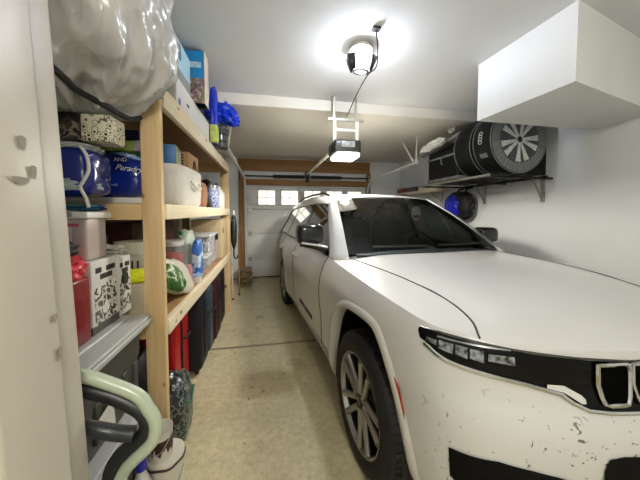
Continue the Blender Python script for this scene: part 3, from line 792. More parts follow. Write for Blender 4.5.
# ================================================================== right wall: rack with covered tyres, hanging pack, board
t = thing('tire_rack', 'black steel wall rack carrying the bagged tires', 'rack', (2.75, 3.2, 1.90))
for x in (-.40, .36):
    m = MB(); m.tube([(x, -.66, 0), (x, .66, 0)], .016, 8); m.build('rail', STEEL_DK if x > 0 else GALV, t, smooth=True)
for y in (-.62, 0, .62):
    m = MB(); m.tube([(-.40, y, -.012), (.48, y, -.012)], .013, 8); m.build('cross_bar', STEEL_DK, t, smooth=True)
for y in (-.52, .36):
    m = MB(); m.box(.465, .488, y-.02, y+.02, -.28, .10); m.build('wall_upright', GALV, t)
    m = MB(); m.tube([(.475, y, -.26), (.30, y-.02, -.01)], .010, 6); m.build('brace', GALV, t)
CLOTH = pm('bag_black', '080809', .6, spec=.2, bump=.25, bscale=18)
GREYC = pm('bag_grey', '70736f', .6, var=.4, vscale=14)
def tyre_print():
    m = bpy.data.materials.new('printed_tread'); m.use_nodes = True
    N = m.node_tree.nodes; L = m.node_tree.links; b = N['Principled BSDF']; b.inputs['Roughness'].default_value = .5
    tc = N.new('ShaderNodeTexCoord'); g = N.new('ShaderNodeTexNoise'); mp = N.new('ShaderNodeMapping'); L.new(tc.outputs['Object'], mp.inputs[0]); mp.inputs['Scale'].default_value = (1, 1, 1)
    sx = N.new('ShaderNodeSeparateXYZ'); L.new(mp.outputs[0], sx.inputs[0])
    at = N.new('ShaderNodeMath'); at.operation = 'ARCTAN2'; L.new(sx.outputs[2], at.inputs[0]); L.new(sx.outputs[0], at.inputs[1])
    ml = N.new('ShaderNodeMath'); ml.operation = 'MULTIPLY'; L.new(at.outputs[0], ml.inputs[0]); ml.inputs[1].default_value = 22
    cb = N.new('ShaderNodeCombineXYZ'); L.new(ml.outputs[0], cb.inputs[0]); g.inputs['Scale'].default_value = 1.2; L.new(cb.outputs[0], g.inputs['Vector'])
    r = N.new('ShaderNodeValToRGB'); L.new(g.outputs[0], r.inputs[0]); e = r.color_ramp.elements
    e[0].position = .3; e[0].color = (*lin('33383a'), 1); e[1].position = .72; e[1].color = (*lin('8b918f'), 1)
    L.new(r.outputs[0], b.inputs['Base Color']); return m
TREADP = tyre_print()
def tyre_bag(y, dep, label, printed):
    t = thing('tire_bag', label, 'tire bag', (2.68, y, 2.285), 0, None)
    m = MB(); m.lathe([(0, 0), (.33, 0), (.358, .012), (.368, .04), (.368, dep-.04), (.355, dep-.012), (.33, dep), (0, dep)], 56, Rx(-PI/2))
    # squared lower corner on the wall side
    m.prism([(.10, -.368), (.375, -.368), (.375, -.02), (.33, .0), (.10, -.1)], .012, dep-.02, Matrix(((1, 0, 0, 0), (0, 0, 1, 0), (0, 1, 0, 0), (0, 0, 0, 1))))
    m.build('bag', CLOTH, t, smooth=True)
    for yy in (.006, dep-.006):
        m = MB(); m.tube([(.36*math.cos(k*PI/24), yy, .36*math.sin(k*PI/24)) for k in range(48)], .006, 6, closed=True); m.build('piping', GREYC, t, smooth=True)
    if printed:
        m = MB()
        ring = [[(r*math.cos(a), -.003, r*math.sin(a)) for a in [2*PI*k/64 for k in range(65)]] for r in (.25, .352)]
        m.grid(ring); m.build('printed_tire', TREADP, t)
        m = MB(); m.lathe([(.001, 0), (.249, 0)], 48, Tr(0, -.003, 0) @ Rx(PI/2), caps=False); m.build('printed_wheel', pm('print_mid', '4b5052', .5, var=.5, vscale=20), t)
        SP = pm('print_spoke', 'd5d7d4', .45, var=.3, vscale=30)
        for k in range(10):
            a = 2*PI*k/10+.18+(.07 if k % 2 else -.07); c, s = math.cos(a), math.sin(a)
            P = []
            for r, w in ((.03, .014), (.10, .018), (.19, .027), (.238, .034)): P.append((r, w))
            poly = [(r*c-w*s, -.0055, r*s+w*c) for r, w in P]+[(r*c+w*s, -.0055, r*s-w*c) for r, w in P[::-1]]
            m = MB(); m.add(poly, [tuple(range(8))]); m.build('printed_spoke', SP, t)
        m = MB(); m.lathe([(.001, 0), (.032, 0)], 20, Tr(0, -.007, 0) @ Rx(PI/2), caps=False); m.build('printed_hub', pm('print_dark', '1a1b1d', .5), t)
        # four interlocked rings on the tread band, facing the aisle
        for k in range(4):
            m = MB(); a0 = R(180-12+k*4.9)
            cx, cz = .372*math.cos(a0), .372*math.sin(a0)
            tz, tx = math.cos(a0), -math.sin(a0)
            m.tube([(cx+.019*math.cos(u)*tx, dep*.52+.024*math.sin(u), cz+.019*math.cos(u)*tz) for u in [q*PI/12 for q in range(24)]], .0045, 6, closed=True)
            m.build('ring_emblem', pm('emblem_silver', 'c9cbc9', .3, .3), t, smooth=True)
        m = MB(); a0 = R(180+26); rows = [[(.3705*math.cos(a0+d), yy, .3705*math.sin(a0+d)) for yy in (.07, .17)] for d in (-.07, 0, .07)]; m.grid(rows); m.build('size_patch', GREYC, t)
    return t
tyre_bag(2.50, .26, 'round black tire bag printed with a wheel, nearest on the wall rack', True)
tyre_bag(2.80, .28, 'plain black round tire bag behind the one printed with a wheel', False)
t = thing('storage_bag', 'boxy black bag with grey bands at the far end of the tire rack', 'bag', (2.76, 3.48, 1.92))
m = MB(); m.box(-.34, .34, -.36, .32, 0, .46); m.build('bag', CLOTH, t, bevel=.04)
for z, w in ((.36, .026), (.05, .035)):
    m = MB(); m.box(-.344, .344, -.364, .324, z-w, z+w*.3); m.build('grey_band', GREYC, t, bevel=.01)
m = MB(); m.tube(smooth_path([(-.35, -.05, .24), (-.37, -.05, .27), (-.37, -.05, .33), (-.35, -.05, .36)], 4), .008, 6); m.build('grip', GREYC, t, smooth=True)
b = blob((.60, .95, .16), 5, 4, .18, 3, power=3.5); b.v = [(p[0], p[1], p[2]) for p in b.v]
t = thing('folded_cover', 'grey folded cover lying over the boxy black bag', 'cover', (2.74, 3.52, 2.40))
m = MB(); rows = []
for i in range(15):
    v = i/14; rows.append([(-.33+.66*j/10, -.42+.86*v, .02+.14*(1-v)*(1 if v < .9 else .8)+.022*noise.noise((j*.5, i*.6, 1))-(.06 if j == 0 else 0)) for j in range(11)])
m.grid(rows); m.build('cloth', pm('cover_grey', '83827d', .7, var=.3, vscale=8), t, smooth=True, solid=.03)
text_part('lettering', 'TUV', .075, Matrix(((0, 0, -1, -.362), (-1, 0, 0, -.30), (0, 1, 0, .17), (0, 0, 0, 1))), pm('cover_letter', 'd8d8d2', .5), t, .001)
t = thing('crumpled_wrap', 'white crumpled plastic wrap poking out on the boxy black bag', 'plastic wrap', (2.345, 3.60, 2.45))
b = blob((.10, .50, .10), 9, 4, .35, 2.6, power=2.6); b.v = [(p[0], p[1], p[2]+.01-.08*p[1]) for p in b.v]
b.build('wrap', pm('wrap_white', 'd4d2cb', .3), t, smooth=True)

t = thing('backpack', 'blue and black pack hanging on the right wall beneath the tire rack', 'bag', (3.125, 3.98, 1.60))
b = blob((.22, .58, .46), 3, 4, .10, 2.2, power=2.8); b.build('body', pm('pack_black', '0c0c10', .6), t, smooth=True)
b = blob((.16, .34, .40), 4, 4, .16, 2.6, power=2.6); b.v = [(p[0]-.07, p[1]+.06, p[2]-.02) for p in b.v]; b.build('front_pocket', pm('pack_blue', '1a1fb0', .35), t, smooth=True)
m = MB(); m.tube(smooth_path([(.02, -.1, .20), (.05, -.1, .26), (.09, -.1, .285), (.10, .1, .285), (.05, .1, .26), (.02, .1, .20)], 4), .013, 6); m.build('strap', MATS['pack_black'], t, smooth=True)
m = MB(); m.tube([(.118, 0, .30), (.08, 0, .28)], .008, 6); m.build('hook', GALV, t)

t = thing('wall_shelf', 'narrow wooden wall shelf beyond the black bags', 'shelf', (3.10, 5.2, 1.90))
m = MB(); m.box(-.14, .135, -.80, .82, -.025, .025); m.build('board', PINE_Y, t, bevel=.003)
for y in (-.6, .6):
    m = MB(); m.box(.12, .138, y-.015, y+.015, -.22, -.025); m.tube([(.13, y, -.20), (-.10, y, -.03)], .008, 6); m.build('bracket', GALV, t)
def small_box(name, label, cat, loc, d, mat, extra=None, rz=0, group=None, bev=.006):
    t = thing(name, label, cat, loc, rz, group)
    m = MB(); m.box(-d[0]/2, d[0]/2, -d[1]/2, d[1]/2, 0, d[2]); m.build('body', mat, t, bevel=bev)
    if extra: extra(t, d)
    return t
def lid_extra(mat, h=.02):
    def f(t, d):
        m = MB(); m.box(-d[0]/2-.003, d[0]/2+.003, -d[1]/2-.003, d[1]/2+.003, d[2]-h, d[2]+.003); m.build('lid', mat, t, bevel=.004)
    return f
small_box('parts_box', 'red parts box at the far end of the narrow wall shelf', 'box', (3.08, 5.75, 1.926), (.2, .3, .12), pm('faded_red', '8c3a34', .5), lid_extra(pm('cream_lid', 'c9b9a3', .6)))
small_box('parts_box', 'dark grey parts box beside the red one on the narrow wall shelf', 'box', (3.08, 5.28, 1.926), (.2, .34, .09), pm('box_grey', '47484a', .5), lid_extra(BLACK))
t = thing('wood_offcut', 'pale wood block lying at the near end of the narrow wall shelf', 'wood', (3.08, 4.72, 1.926))
m = MB(); m.box(-.10, .10, -.28, .28, 0, .07); m.build('block', PINE_Y, t, bevel=.003)

# ================================================================== timber storage shelves along the left wall
SX, SB = -.56, -1.22
sh = thing('storage_shelving', 'raw pine storage shelving along the left wall', 'shelving', (0, 0, 0))
def post(x0, x1, y0, y1, z1):
    m = MB(); m.box(x0, x1, y0, y1, 0, z1); return m.build('upright', PINE_Z, sh, bevel=.004)
post(-.668, -.568, 1.615, 1.655, 2.20); post(-.69, -.568, 4.20, 4.24, 2.20)
post(SB, SB+.10, 1.615, 1.655, 2.20); post(SB, SB+.10, 4.20, 4.24, 2.20)
for zt, h in ((2.195, .115), (1.545, .088), (.885, .088)):
    m = MB(); m.box(SB, SX-.038, 1.66, 4.20, zt-.018, zt); m.build('shelf_board', PLY, sh)
    m = MB(); m.box(SX-.036, SX, 1.657, 4.25, zt-h, zt); m.build('front_rail', PINE_Y, sh, bevel=.003)
    m = MB(); m.box(SB, SB+.036, 1.657, 4.2, zt-h-.02, zt-.019); m.build('back_rail', PINE_Y, sh)
    m = MB(); m.box(SB+.10, -.67, 1.617, 1.653, zt-h, zt); m.build('end_rail', PINE_X, sh, bevel=.003)
    m = MB(); m.box(SB+.10, -.70, 4.203, 4.237, zt-h, zt-.02); m.build('end_rail', PINE_X, sh)

CARD = pm('cardboard', 'b08a5b', .7, var=.12, vscale=5)
WHITEB = pm('white_card', 'd6d5d0', .5, var=.06, vscale=4)
PLW = pm('white_plastic', 'dddbd4', .35)
CLEAR = pm('clear_plastic', 'e6e8e6', .12, alpha=.12)
INK = pm('ink_black', '1c1a18', .6)
def boxm(x0, x1, y0, y1, z0, z1): return MB().box(x0, x1, y0, y1, z0, z1)
def plain(name, label, cat, x0, x1, y0, y1, z0, z1, mat, bev=.005, group=None, rz=0):
    t = thing(name, label, cat, ((x0+x1)/2, (y0+y1)/2, z0), rz, group)
    dx, dy = (x1-x0)/2, (y1-y0)/2
    boxm(-dx, dx, -dy, dy, 0, z1-z0).build('body', mat, t, bevel=bev)
    return t
T2 = 2.197; TM = 1.547; TB = .887
# ---- top shelf
t = plain('flat_carton', 'long white carton lying along the front of the top shelf', 'box', -.93, -.582, 1.95, 2.95, T2, T2+.20, WHITEB)
m = MB(); m.lathe([(0, 0), (.022, 0), (.022, .002), (0, .002)], 16, Tr(.174, -.44, .05) @ Ry(PI/2)); m.build('blue_sticker', pm('sticker_blue', '1c4fa8', .4), t)
m = MB(); m.box(.1735, .1755, -.27, -.21, .085, .105); m.build('hand_slot', INK, t, bevel=.001)
t = plain('cyan_carton', 'pale cyan carton stacked on the long white carton', 'box', -.92, -.60, 2.0, 2.36, T2+.202, 2.70, pm('pale_cyan', 'a9cbd6', .4, var=.12, vscale=5))
boxm(.157, .163, -.15, -.06, .17, .27).build('teal_panel', pm('teal', '1c6f86', .4), t)
boxm(.157, .162, -.17, .17, 0, .10).build('grey_panel', pm('grey_print', '8e938f', .5, var=.4, vscale=20), t)
t = plain('garden_carton', 'tall bright blue carton with a flower picture under the ceiling', 'box', -.715, -.505, 2.42, 2.56, T2+.202, 2.82, pm('bright_blue', '1f86c4', .35, var=.25, vscale=9), rz=0)
FLOW = print_mat('flower_print', [(0, '3c5a34'), (.40, '8a5570'), (.5, '7c8a4e'), (.58, 'c9a2ac'), (.68, '4a3b34')], 26)
boxm(-.103, .103, -.0725, .0725, .0, .20).build('flower_picture', FLOW, t)
boxm(-.06, .08, -.0735, -.07, .285, .33).build('white_print', pm('print_pale', 'bcd9ea', .4, var=.4, vscale=50), t)
boxm(.1015, .1065, -.072, .072, 0, .42).build('side_print', pm('side_cream', 'd8cbb6', .5, var=.3, vscale=16), t)
t = thing('blue_bag', 'narrow royal blue bag standing beside the flower carton', 'bag', (-.545, 3.02, T2))
b = blob((.075, .12, .56), 11, 4, .10, 2.5, power=4); b.v = [(p[0], p[1], p[2]+.30) for p in b.v]; b.build('bag', pm('royal_blue', '1e35b8', .3), t, smooth=True)
boxm(-.035, .041, -.066, .04, .02, .20).build('lime_panel', pm('lime_print', 'b3bf5e', .4, var=.3, vscale=18), t, bevel=.01)
t = thing('water_jug', 'grey translucent plastic jug at the far end of the top shelf', 'jug', (-.545, 3.24, T2))
m = MB(); m.lathe([(0, 0), (.085, 0), (0.1098, .02), (0.1098, .07), (0.0986, .08), (0.1098, .09), (0.1098, .15), (0.0986, .16), (0.1075, .17), (0.1008, .22), (0.0504, .27), (0.0336, .285), (0.0336, .305), (0, .305)], 28); m.build('body', pm('grey_translucent', '454747', .15, alpha=.9, coat=.5), t, smooth=True)
m = MB(); m.tube(smooth_path([(.03, 0, .28), (.09, 0, .27), (.105, 0, .20), (.095, 0, .15)], 5), .011, 8); m.build('jug_handle', MATS['grey_translucent'], t, smooth=True)
t = thing('blue_sack', 'glossy blue plastic sack slumped over the jug on the top shelf', 'bag', (-.515, 3.34, 2.655))
b = blob((.36, .27, .24), 21, 5, .16, 2.0, power=2.5)
b.v = [(p[0], p[1], p[2]-(.75*max(0, p[0]-.02)**1.2 if p[0] > .02 else 0)) for p in b.v]; b.build('sack', pm('sack_blue', '0a35c8', .22), t, smooth=True)
t = plain('shipping_carton', 'brown carton at the back of the top shelf holding up the blue sack', 'box', -1.1, -.66, 3.36, 3.9, T2, 2.52, CARD)
# ---- middle shelf, beside the aisle
t = thing('canvas_bin', 'off white canvas bin filling the middle shelf behind the near upright', 'bin', (-.77, 2.345, TM))
m = MB(); rows = []
for z, k in ((0, .92), (.02, .97), (.12, 1.0), (.24, 1.015), (.275, 1.02), (.285, 1.0), (.27, .97), (.03, .93), (.028, 0)):
    rr = []
    for j in range(40):
        a = 2*PI*j/40; c, s = math.cos(a), math.sin(a); q = (abs(c)**5+abs(s)**5)**-.2
        rr.append((.19*k*q*c+.006*noise.noise((j*.6, z*20, 0)), .335*k*q*s, z+.008*noise.noise((j*.4, 3, 0))*(z > .1)))
    rows.append(rr+[rr[0]])
m.grid(rows); m.build('bin', pm('canvas', 'e3dfd5', .8, var=.1, vscale=12, bump=.2, bscale=120), t, smooth=True, weld=.0005, angle=60)
m = MB(); m.tube(smooth_path([(.195, -.12, .19), (.215, -.10, .15), (.218, 0, .13), (.215, .10, .15), (.195, .12, .19)], 5), .008, 6); m.build('rope_grip', MATS['canvas'], t, smooth=True)
t = thing('detergent_box', 'blue and yellow packet tucked behind the near upright on the canvas bin', 'box', (-.69, 2.12, 1.834), .12)
boxm(-.06, .06, -.09, .085, 0, .13).build('body', pm('packet_blue', '3f79b4', .4, var=.3, vscale=12), t, bevel=.005)
m = MB(); m.add([(.061, -.085, .0), (.061, .02, 0), (.061, -.04, .125), (.061, -.085, .125)], [(0, 1, 2, 3)]); m.build('yellow_print', pm('print_yellow', 'd6cf52', .4), t)
m = MB(); m.add([(.061, .03, .0), (.061, .08, 0), (.061, .08, .11), (.061, 0.0, .11)], [(0, 1, 2, 3)]); m.build('white_print', pm('print_pale', 'bcd9ea', .4, var=.4, vscale=50), t)
t = plain('small_carton', 'small brown cardboard carton printed with a black mark on the canvas bin', 'box', -.80, -.625, 2.36, 2.66, 1.833, 1.985, CARD)
m = MB(); m.tube([(.092, -.03+.0, .05), (.092, .0, .10), (.092, .04, .05)], .006, 5); m.build('arrow_mark', INK, t)
m = MB(); m.tube([(.092, -.05, .04), (.092, .06, .04)], .004, 5); m.build('line_mark', INK, t)
for k in range(5):
    boxm(-.07, .05, -.157, -.1545, .03+k*.022, .042+k*.022).build('printed_line', INK, t)
t = plain('red_carton', 'red and pink carton squeezed behind the canvas bin', 'box', -.86, -.62, 2.69, 2.755, TM, 1.86, pm('box_red', 'b0343f', .45))
t = thing('kraft_sack', 'brown kraft paper sack past the red carton', 'bag', (-.69, 2.90, TM))
b = blob((.15, .22, .25), 31, 4, .06, 2, power=6, flat=-.122); b.v = [(p[0], p[1], p[2]+.123) for p in b.v]; b.build('sack', pm('kraft', '9a7450', .8, var=.15), t, smooth=True)
t = thing('patterned_jar', 'blue and white patterned jar near the far upright of the middle shelf', 'jar', (-.66, 3.40, TM))
m = MB(); m.lathe([(0, 0), (.075, 0), (.088, .03), (.088, .20), (.07, .235), (0, .235)], 32)
m.build('jar', print_mat('blue_pattern', [(0, 'd6dbe4'), (.44, '2e4f9d'), (.52, 'c8d1de'), (.6, '27407f')], 34), t, smooth=True)
m = MB(); m.lathe([(.07, .235), (.078, .236), (.078, .265), (.04, .275), (0, .275)], 32); m.build('lid', pm('lid_steel', '9b9b98', .3, .7), t, smooth=True)
t = thing('white_jug', 'white bottle standing against the far upright on the middle shelf', 'bottle', (-.65, 3.80, TM))
m = MB(); m.lathe([(0, 0), (.075, 0), (.08, .02), (.08, .2), (.03, .27), (.03, .30), (0, .30)], 28); m.build('bottle', PLW, t, smooth=True)
m = MB(); m.lathe([(.034, .295), (.034, .33), (0, .33)], 20); m.build('cap', pm('cap_grey', '6d6f70', .4), t, smooth=True)
t = plain('tool_case', 'black tool case at the back of the middle shelf', 'case', -1.15, -.86, 2.75, 3.5, TM, 1.93, pm('case_black', '17181a', .5), bev=.02)
m = MB(); m.tube(smooth_path([(.147, -.1, .26), (.18, -.09, .27), (.18, .09, .27), (.147, .1, .26)], 4), .011, 6); m.build('handle', BLACK, t, smooth=True)
t = thing('hand_drill', 'dark hand drill lying above the kraft sack', 'drill', (-.66, 3.10, TM))
m = MB(); m.box(-.04, .05, -.06, .06, 0, .10); m.build('battery', BLACK, t, bevel=.01)
m = MB(); m.tube([(0, 0, .09), (.0, .0, .22)], [.026, .03], 12); m.build('grip', pm('drill_grey', '2b2c2e', .5), t, smooth=True)
m = MB(); m.lathe([(0, -.10), (.035, -.10), (.042, -.04), (.042, .06), (.026, .10), (.014, .17), (0, .17)], 18, Tr(0, 0, .26) @ Rz(.5) @ Rx(PI/2)); m.build('motor', pm('drill_grey', '2b2c2e', .5), t, smooth=True)
m = MB(); m.lathe([(0, .17), (.006, .17), (.006, .26), (0, .26)], 8, Tr(0, 0, .26) @ Rz(.5) @ Rx(PI/2)); m.build('bit', GALV, t, smooth=True)
# ---- bottom shelf, beside the aisle
t = thing('snack_bag', 'white and green printed bag leaning at the front of the lower shelf', 'bag', (-.67, 2.13, TB))
b = blob((.13, .46, .30), 41, 4, .07, 2, power=3.2); b.v = [(p[0]-.3*p[2], p[1], max(.003, p[2]*.85+.14-.22*p[1])) for p in b.v]; b.build('bag', pm('bag_cream', 'd6d0c2', .35), t, smooth=True)
b = blob((.145, .24, .25), 42, 4, .07, 2, power=3); b.v = [(p[0]-.3*p[2]+.004, p[1]-.13, max(.004, p[2]*.85+.165-.15*p[1])) for p in b.v]; b.build('green_print', print_mat('leaf_print', [(0, '2f5a2c'), (.46, '5c8a46'), (.54, 'cfd3bd'), (.62, '3c6a35')], 15), t, smooth=True)
t = thing('storage_jar', 'clear plastic canister with red contents on the lower shelf', 'jar', (-.83, 2.47, TB))
m = MB(); m.lathe([(0, 0), (.115, 0), (.125, .02), (.125, .30), (.11, .33), (0, .33)], 32); m.build('canister', CLEAR, t, smooth=True)
m = MB(); m.lathe([(0, .01), (.105, .01), (.11, .03), (.11, .26), (0, .27)], 28); m.build('contents', pm('red_contents', 'b03b2e', .6, var=.4, vscale=16), t, smooth=True)
m = MB(); m.lathe([(.12, .33), (.122, .335), (.122, .37), (0, .375)], 32); m.build('lid', pm('lid_clear', 'c8c8c2', .3), t, smooth=True)
t = thing('zip_bag', 'pale translucent bag with a green zip top on the lower shelf', 'bag', (-.78, 2.78, TB))
b = blob((.13, .28, .44), 45, 4, .10, 2, power=4); b.v = [(p[0], p[1], max(.003, p[2]+.215)) for p in b.v]; b.build('bag', pm('pale_film', 'ccd6c8', .25, alpha=.85), t, smooth=True)
boxm(-.02, .02, -.15, .15, .41, .435).build('zip_top', pm('zip_green', '3f8a5c', .4), t, bevel=.008)
t = thing('blue_packet', 'blue and white packet standing in front of the zip bag', 'packet', (-.645, 2.66, TB))
b = blob((.075, .17, .36), 47, 4, .06, 2, power=4, flat=-.175); b.v = [(p[0], p[1], p[2]+.176) for p in b.v]; b.build('packet', print_mat('packet_print', [(0, 'c9d6e4'), (.43, '3a6fc0'), (.58, 'b7cbe2'), (.64, '2f5fb0')], 7), t, smooth=True)
for k, (x, y, lab) in enumerate(((-.645, 2.88, 'clear glass jar nearest the blue packet on the lower shelf'), (-.655, 3.06, 'clear glass jar in front of the patterned clear tote'))):
    t = thing('glass_jar', lab, 'jar', (x, y, TB))
    m = MB(); m.lathe([(0, 0), (.05, 0), (.055, .01), (.055, .12), (.042, .14), (.042, .15)], 24); m.build('glass', CLEAR, t, smooth=True)
    m = MB(); m.lathe([(.046, .148), (.046, .168), (0, .168)], 24); m.build('lid', pm('lid_white', 'd8d9d6', .3), t, smooth=True)
t = thing('food_tub', 'squat white tub with a blue lid at the front of the lower shelf', 'tub', (-.625, 2.51, TB))
m = MB(); m.lathe([(0, 0), (.044, 0), (.052, .055), (0, .055)], 24); m.build('tub', PLW, t, smooth=True)
m = MB(); m.lathe([(0, .054), (.056, .054), (.056, .066), (0, .07)], 24); m.build('lid', pm('tub_lid', '8fb3d6', .3), t, smooth=True)
t = thing('snack_packet', 'small pink foil packet leaning behind the printed snack bag', 'packet', (-.66, 2.415, TB))
b = blob((.05, .08, .17), 49, 4, .08, 2, power=4); b.v = [(p[0], p[1], max(.003, p[2]+.085)) for p in b.v]; b.build('packet', pm('foil_pink', 'c98a94', .3, var=.4, vscale=20), t, smooth=True)
t = thing('clear_tote', 'clear tote with a pale lid and dark latch on the lower shelf', 'storage tote', (-.80, 3.42, TB))
m = MB(); m.prism([(-.18, -.24), (.15, -.24), (.15, .24), (-.18, .24)], 0, .33); m.build('tub', print_mat('tote_contents', [(0, '8d8d92'), (.4, 'bfc0c4'), (.5, '6d6670'), (.56, 'd3d3d3')], 13), t, bevel=.02)
boxm(-.195, .165, -.255, .255, .325, .36).build('lid', pm('lid_pale', 'cfd0d0', .35), t, bevel=.008)
boxm(.155, .178, .10, .17, .27, .345).build('latch', BLACK, t, bevel=.004)
t = plain('open_carton', 'plain tan carton with a black mark against the far upright', 'box', -.98, -.60, 3.72, 4.16, TB, 1.40, pm('tan_card', 'cbb690', .7, var=.08, vscale=4))
boxm(.188, .193, -.14, -.09, .33, .40).build('black_mark', INK, t)
plain('maroon_carton', 'dark maroon carton at the back of the lower shelf, behind the zip bag', 'box', -1.17, -.98, 2.2, 3.1, TB, 1.42, pm('maroon_print', '4a1b1c', .5, var=.5, vscale=14))

# ---- suitcases on the floor under the lower shelf
def suitcase(label, x0, x1, y0, y1, z1, mat, handle=True, ribs=True):
    t = thing('suitcase', label, 'suitcase', ((x0+x1)/2, (y0+y1)/2, 0), 0, 'suitcases under the lower shelf')
    dx, dy = (x1-x0)/2, (y1-y0)/2
    boxm(-dx, dx, -dy, dy, .05, z1).build('shell', mat, t, bevel=.03)
    if ribs:
        m = MB(); m.tube([(dx*.98, -dy*.2, .12), (dx+.004, -dy*.2, .2), (dx+.004, -dy*.2, z1-.12), (dx*.98, -dy*.2, z1-.06)], .010, 6); m.build('zip_seam', pm('zip_dark', '1a1a1c', .5), t, smooth=True)
    m = MB(); m.tube(smooth_path([(dx-.005, dy*.3-.07, z1*.66), (dx+.028, dy*.3-.05, z1*.66), (dx+.028, dy*.3+.05, z1*.66), (dx-.005, dy*.3+.07, z1*.66)], 4), .009, 6); m.build('side_handle', pm('handle_dark', '1c1d20', .5), t, smooth=True)
    for sx in (-1, 1):
        for sy in (-1, 1):
            m = MB(); m.box(sx*(dx-.05)-.02, sx*(dx-.05)+.02, sy*(dy-.05)-.02, sy*(dy-.05)+.02, .03, .07)
            m.lathe([(0, -.014), (.026, -.014), (.028, 0), (.026, .014), (0, .014)], 16, Tr(sx*(dx-.05), sy*(dy-.05), .028) @ Ry(PI/2)); m.build('caster', BLACK, t)
    return t
suitcase('bright red hard suitcase under the shelf behind the near upright', -1.10, -.685, 2.12, 2.49, .74, pm('case_red', 'b00d1c', .35, coat=.3))
suitcase('navy blue suitcase standing beside the red one', -1.08, -.605, 2.56, 2.84, .765, pm('case_navy', '080d1a', .6, bump=.1, bscale=200))
suitcase('slate grey slim suitcase between navy and burgundy ones', -1.06, -.60, 2.90, 3.10, .72, pm('case_slate', '333d49', .45), ribs=False)
suitcase('burgundy suitcase with a dark seam next to the slate one', -1.05, -.585, 3.16, 3.50, .76, pm('case_burgundy', '300812', .5))
suitcase('dark plum suitcase farthest along under the shelf', -1.05, -.60, 3.58, 3.92, .74, pm('case_plum', '18070e', .55))
# ---- beyond the far upright
t = thing('folded_umbrella', 'dark green folded umbrella with a white tip on the far upright', 'umbrella', (-.525, 4.35, .92))
m = MB(); m.lathe([(0, 0), (.018, .02), (.045, .12), (.05, .35), (.035, .50), (.012, .54), (0, .54)], 18); m.build('canopy', pm('dark_green', '12261f', .5), t, smooth=True)
m = MB(); m.lathe([(.016, .53), (.022, .55), (.022, .60), (0, .61)], 14); m.build('tip', PLW, t, smooth=True)
m = MB(); m.tube(smooth_path([(0, 0, .01), (0, 0, -.10), (.02, 0, -.14), (.05, 0, -.13), (.055, 0, -.09)], 4), .01, 8); m.build('crook', BLACK, t, smooth=True)
m = MB(); m.tube([(0, -.05, .45), (-.02, -.105, .46)], .006, 6); m.build('hanger_pin', GALV, t)
for k, (x, y, dx, dy, h, mt, lab) in enumerate(((-.60, 4.75, .06, .16, 1.35, PINE_Z, 'pale wooden stick leaning beyond the far upright'), (-.52, 5.0, .02, .2, 1.1, BEAMZ, 'brown wooden stick leaning beside the door frame'), (-.66, 4.55, .05, .05, .9, GALV, 'grey metal rod leaning behind the far upright'))):
    t = thing('leaning_stick' if k < 2 else 'metal_rod', lab, 'stick', (x, y, 0))
    m = MB(); m.tube([(0, 0, .012), (-dx, dy, h)], .014, 8); m.build('shaft', mt, t, smooth=True)
    m = MB(); m.lathe([(0, 0), (.018, 0), (.018, .03), (0, .03)], 12); m.build('foot_cap', BLACK, t)
t = thing('rope_coil', 'tan rope coil heaped on the floor by the door frame', 'rope', (-.44, 5.55, 0))
m = MB(); P = []
for k in range(160):
    a = k*.33; r = .10+.03*math.sin(k*.21); P.append((r*math.cos(a), r*math.sin(a)*1.1, .02+.0016*k+.012*math.sin(k*.9)))
m.tube(P, .012, 6); m.build('rope', pm('rope_tan', '8f7b58', .9), t, smooth=True)
t = plain('garden_tub', 'brown tub with odds and ends on the floor near the garage door', 'tub', -.62, -.36, 5.75, 6.05, 0, .30, pm('tub_brown', '5b4634', .6), bev=.02)
boxm(-.14, .14, -.16, .16, .28, .305).build('rim', pm('rim_tan', '85745a', .6), t, bevel=.008)

# ================================================================== things stacked in front of the shelving, left foreground
def film_mat():
    m = pm('grey_white_film', 'bdbcb8', .24, coat=.3)
    N = m.node_tree.nodes; L = m.node_tree.links; b = N['Principled BSDF']
    tc = N.new('ShaderNodeTexCoord'); n = N.new('ShaderNodeTexNoise'); n.inputs['Scale'].default_value = 2.5; L.new(tc.outputs['Object'], n.inputs['Vector'])
    mx = N.new('ShaderNodeMix'); mx.data_type = 'VECTOR'; mx.inputs[0].default_value = .25; L.new(tc.outputs['Object'], mx.inputs[4]); L.new(n.outputs['Color'], mx.inputs[5])
    hs = []
    for sc, st in ((4.5, (1.3, 1.3, .5)), (11, (1, 1, .6))):
        mp = N.new('ShaderNodeMapping'); mp.inputs['Scale'].default_value = st; mp.inputs['Rotation'].default_value = (.3, .45, .2); L.new(mx.outputs[1], mp.inputs[0])
        v = N.new('ShaderNodeTexVoronoi'); v.inputs['Scale'].default_value = sc; L.new(mp.outputs[0], v.inputs['Vector']); hs.append(v.outputs['Distance'])
    ad = N.new('ShaderNodeMath'); ad.operation = 'MULTIPLY_ADD'; L.new(hs[1], ad.inputs[0]); ad.inputs[1].default_value = .45; L.new(hs[0], ad.inputs[2])
    bp = N.new('ShaderNodeBump'); bp.inputs['Strength'].default_value = .75; bp.inputs['Distance'].default_value = .05; L.new(ad.outputs[0], bp.inputs['Height']); L.new(bp.outputs[0], b.inputs['Normal'])
    return m
FILM = film_mat()
t = thing('plastic_bag', 'huge crumpled grey white plastic bag hanging off the near end of top shelf', 'bag', (-.89, 1.40, 2.385))
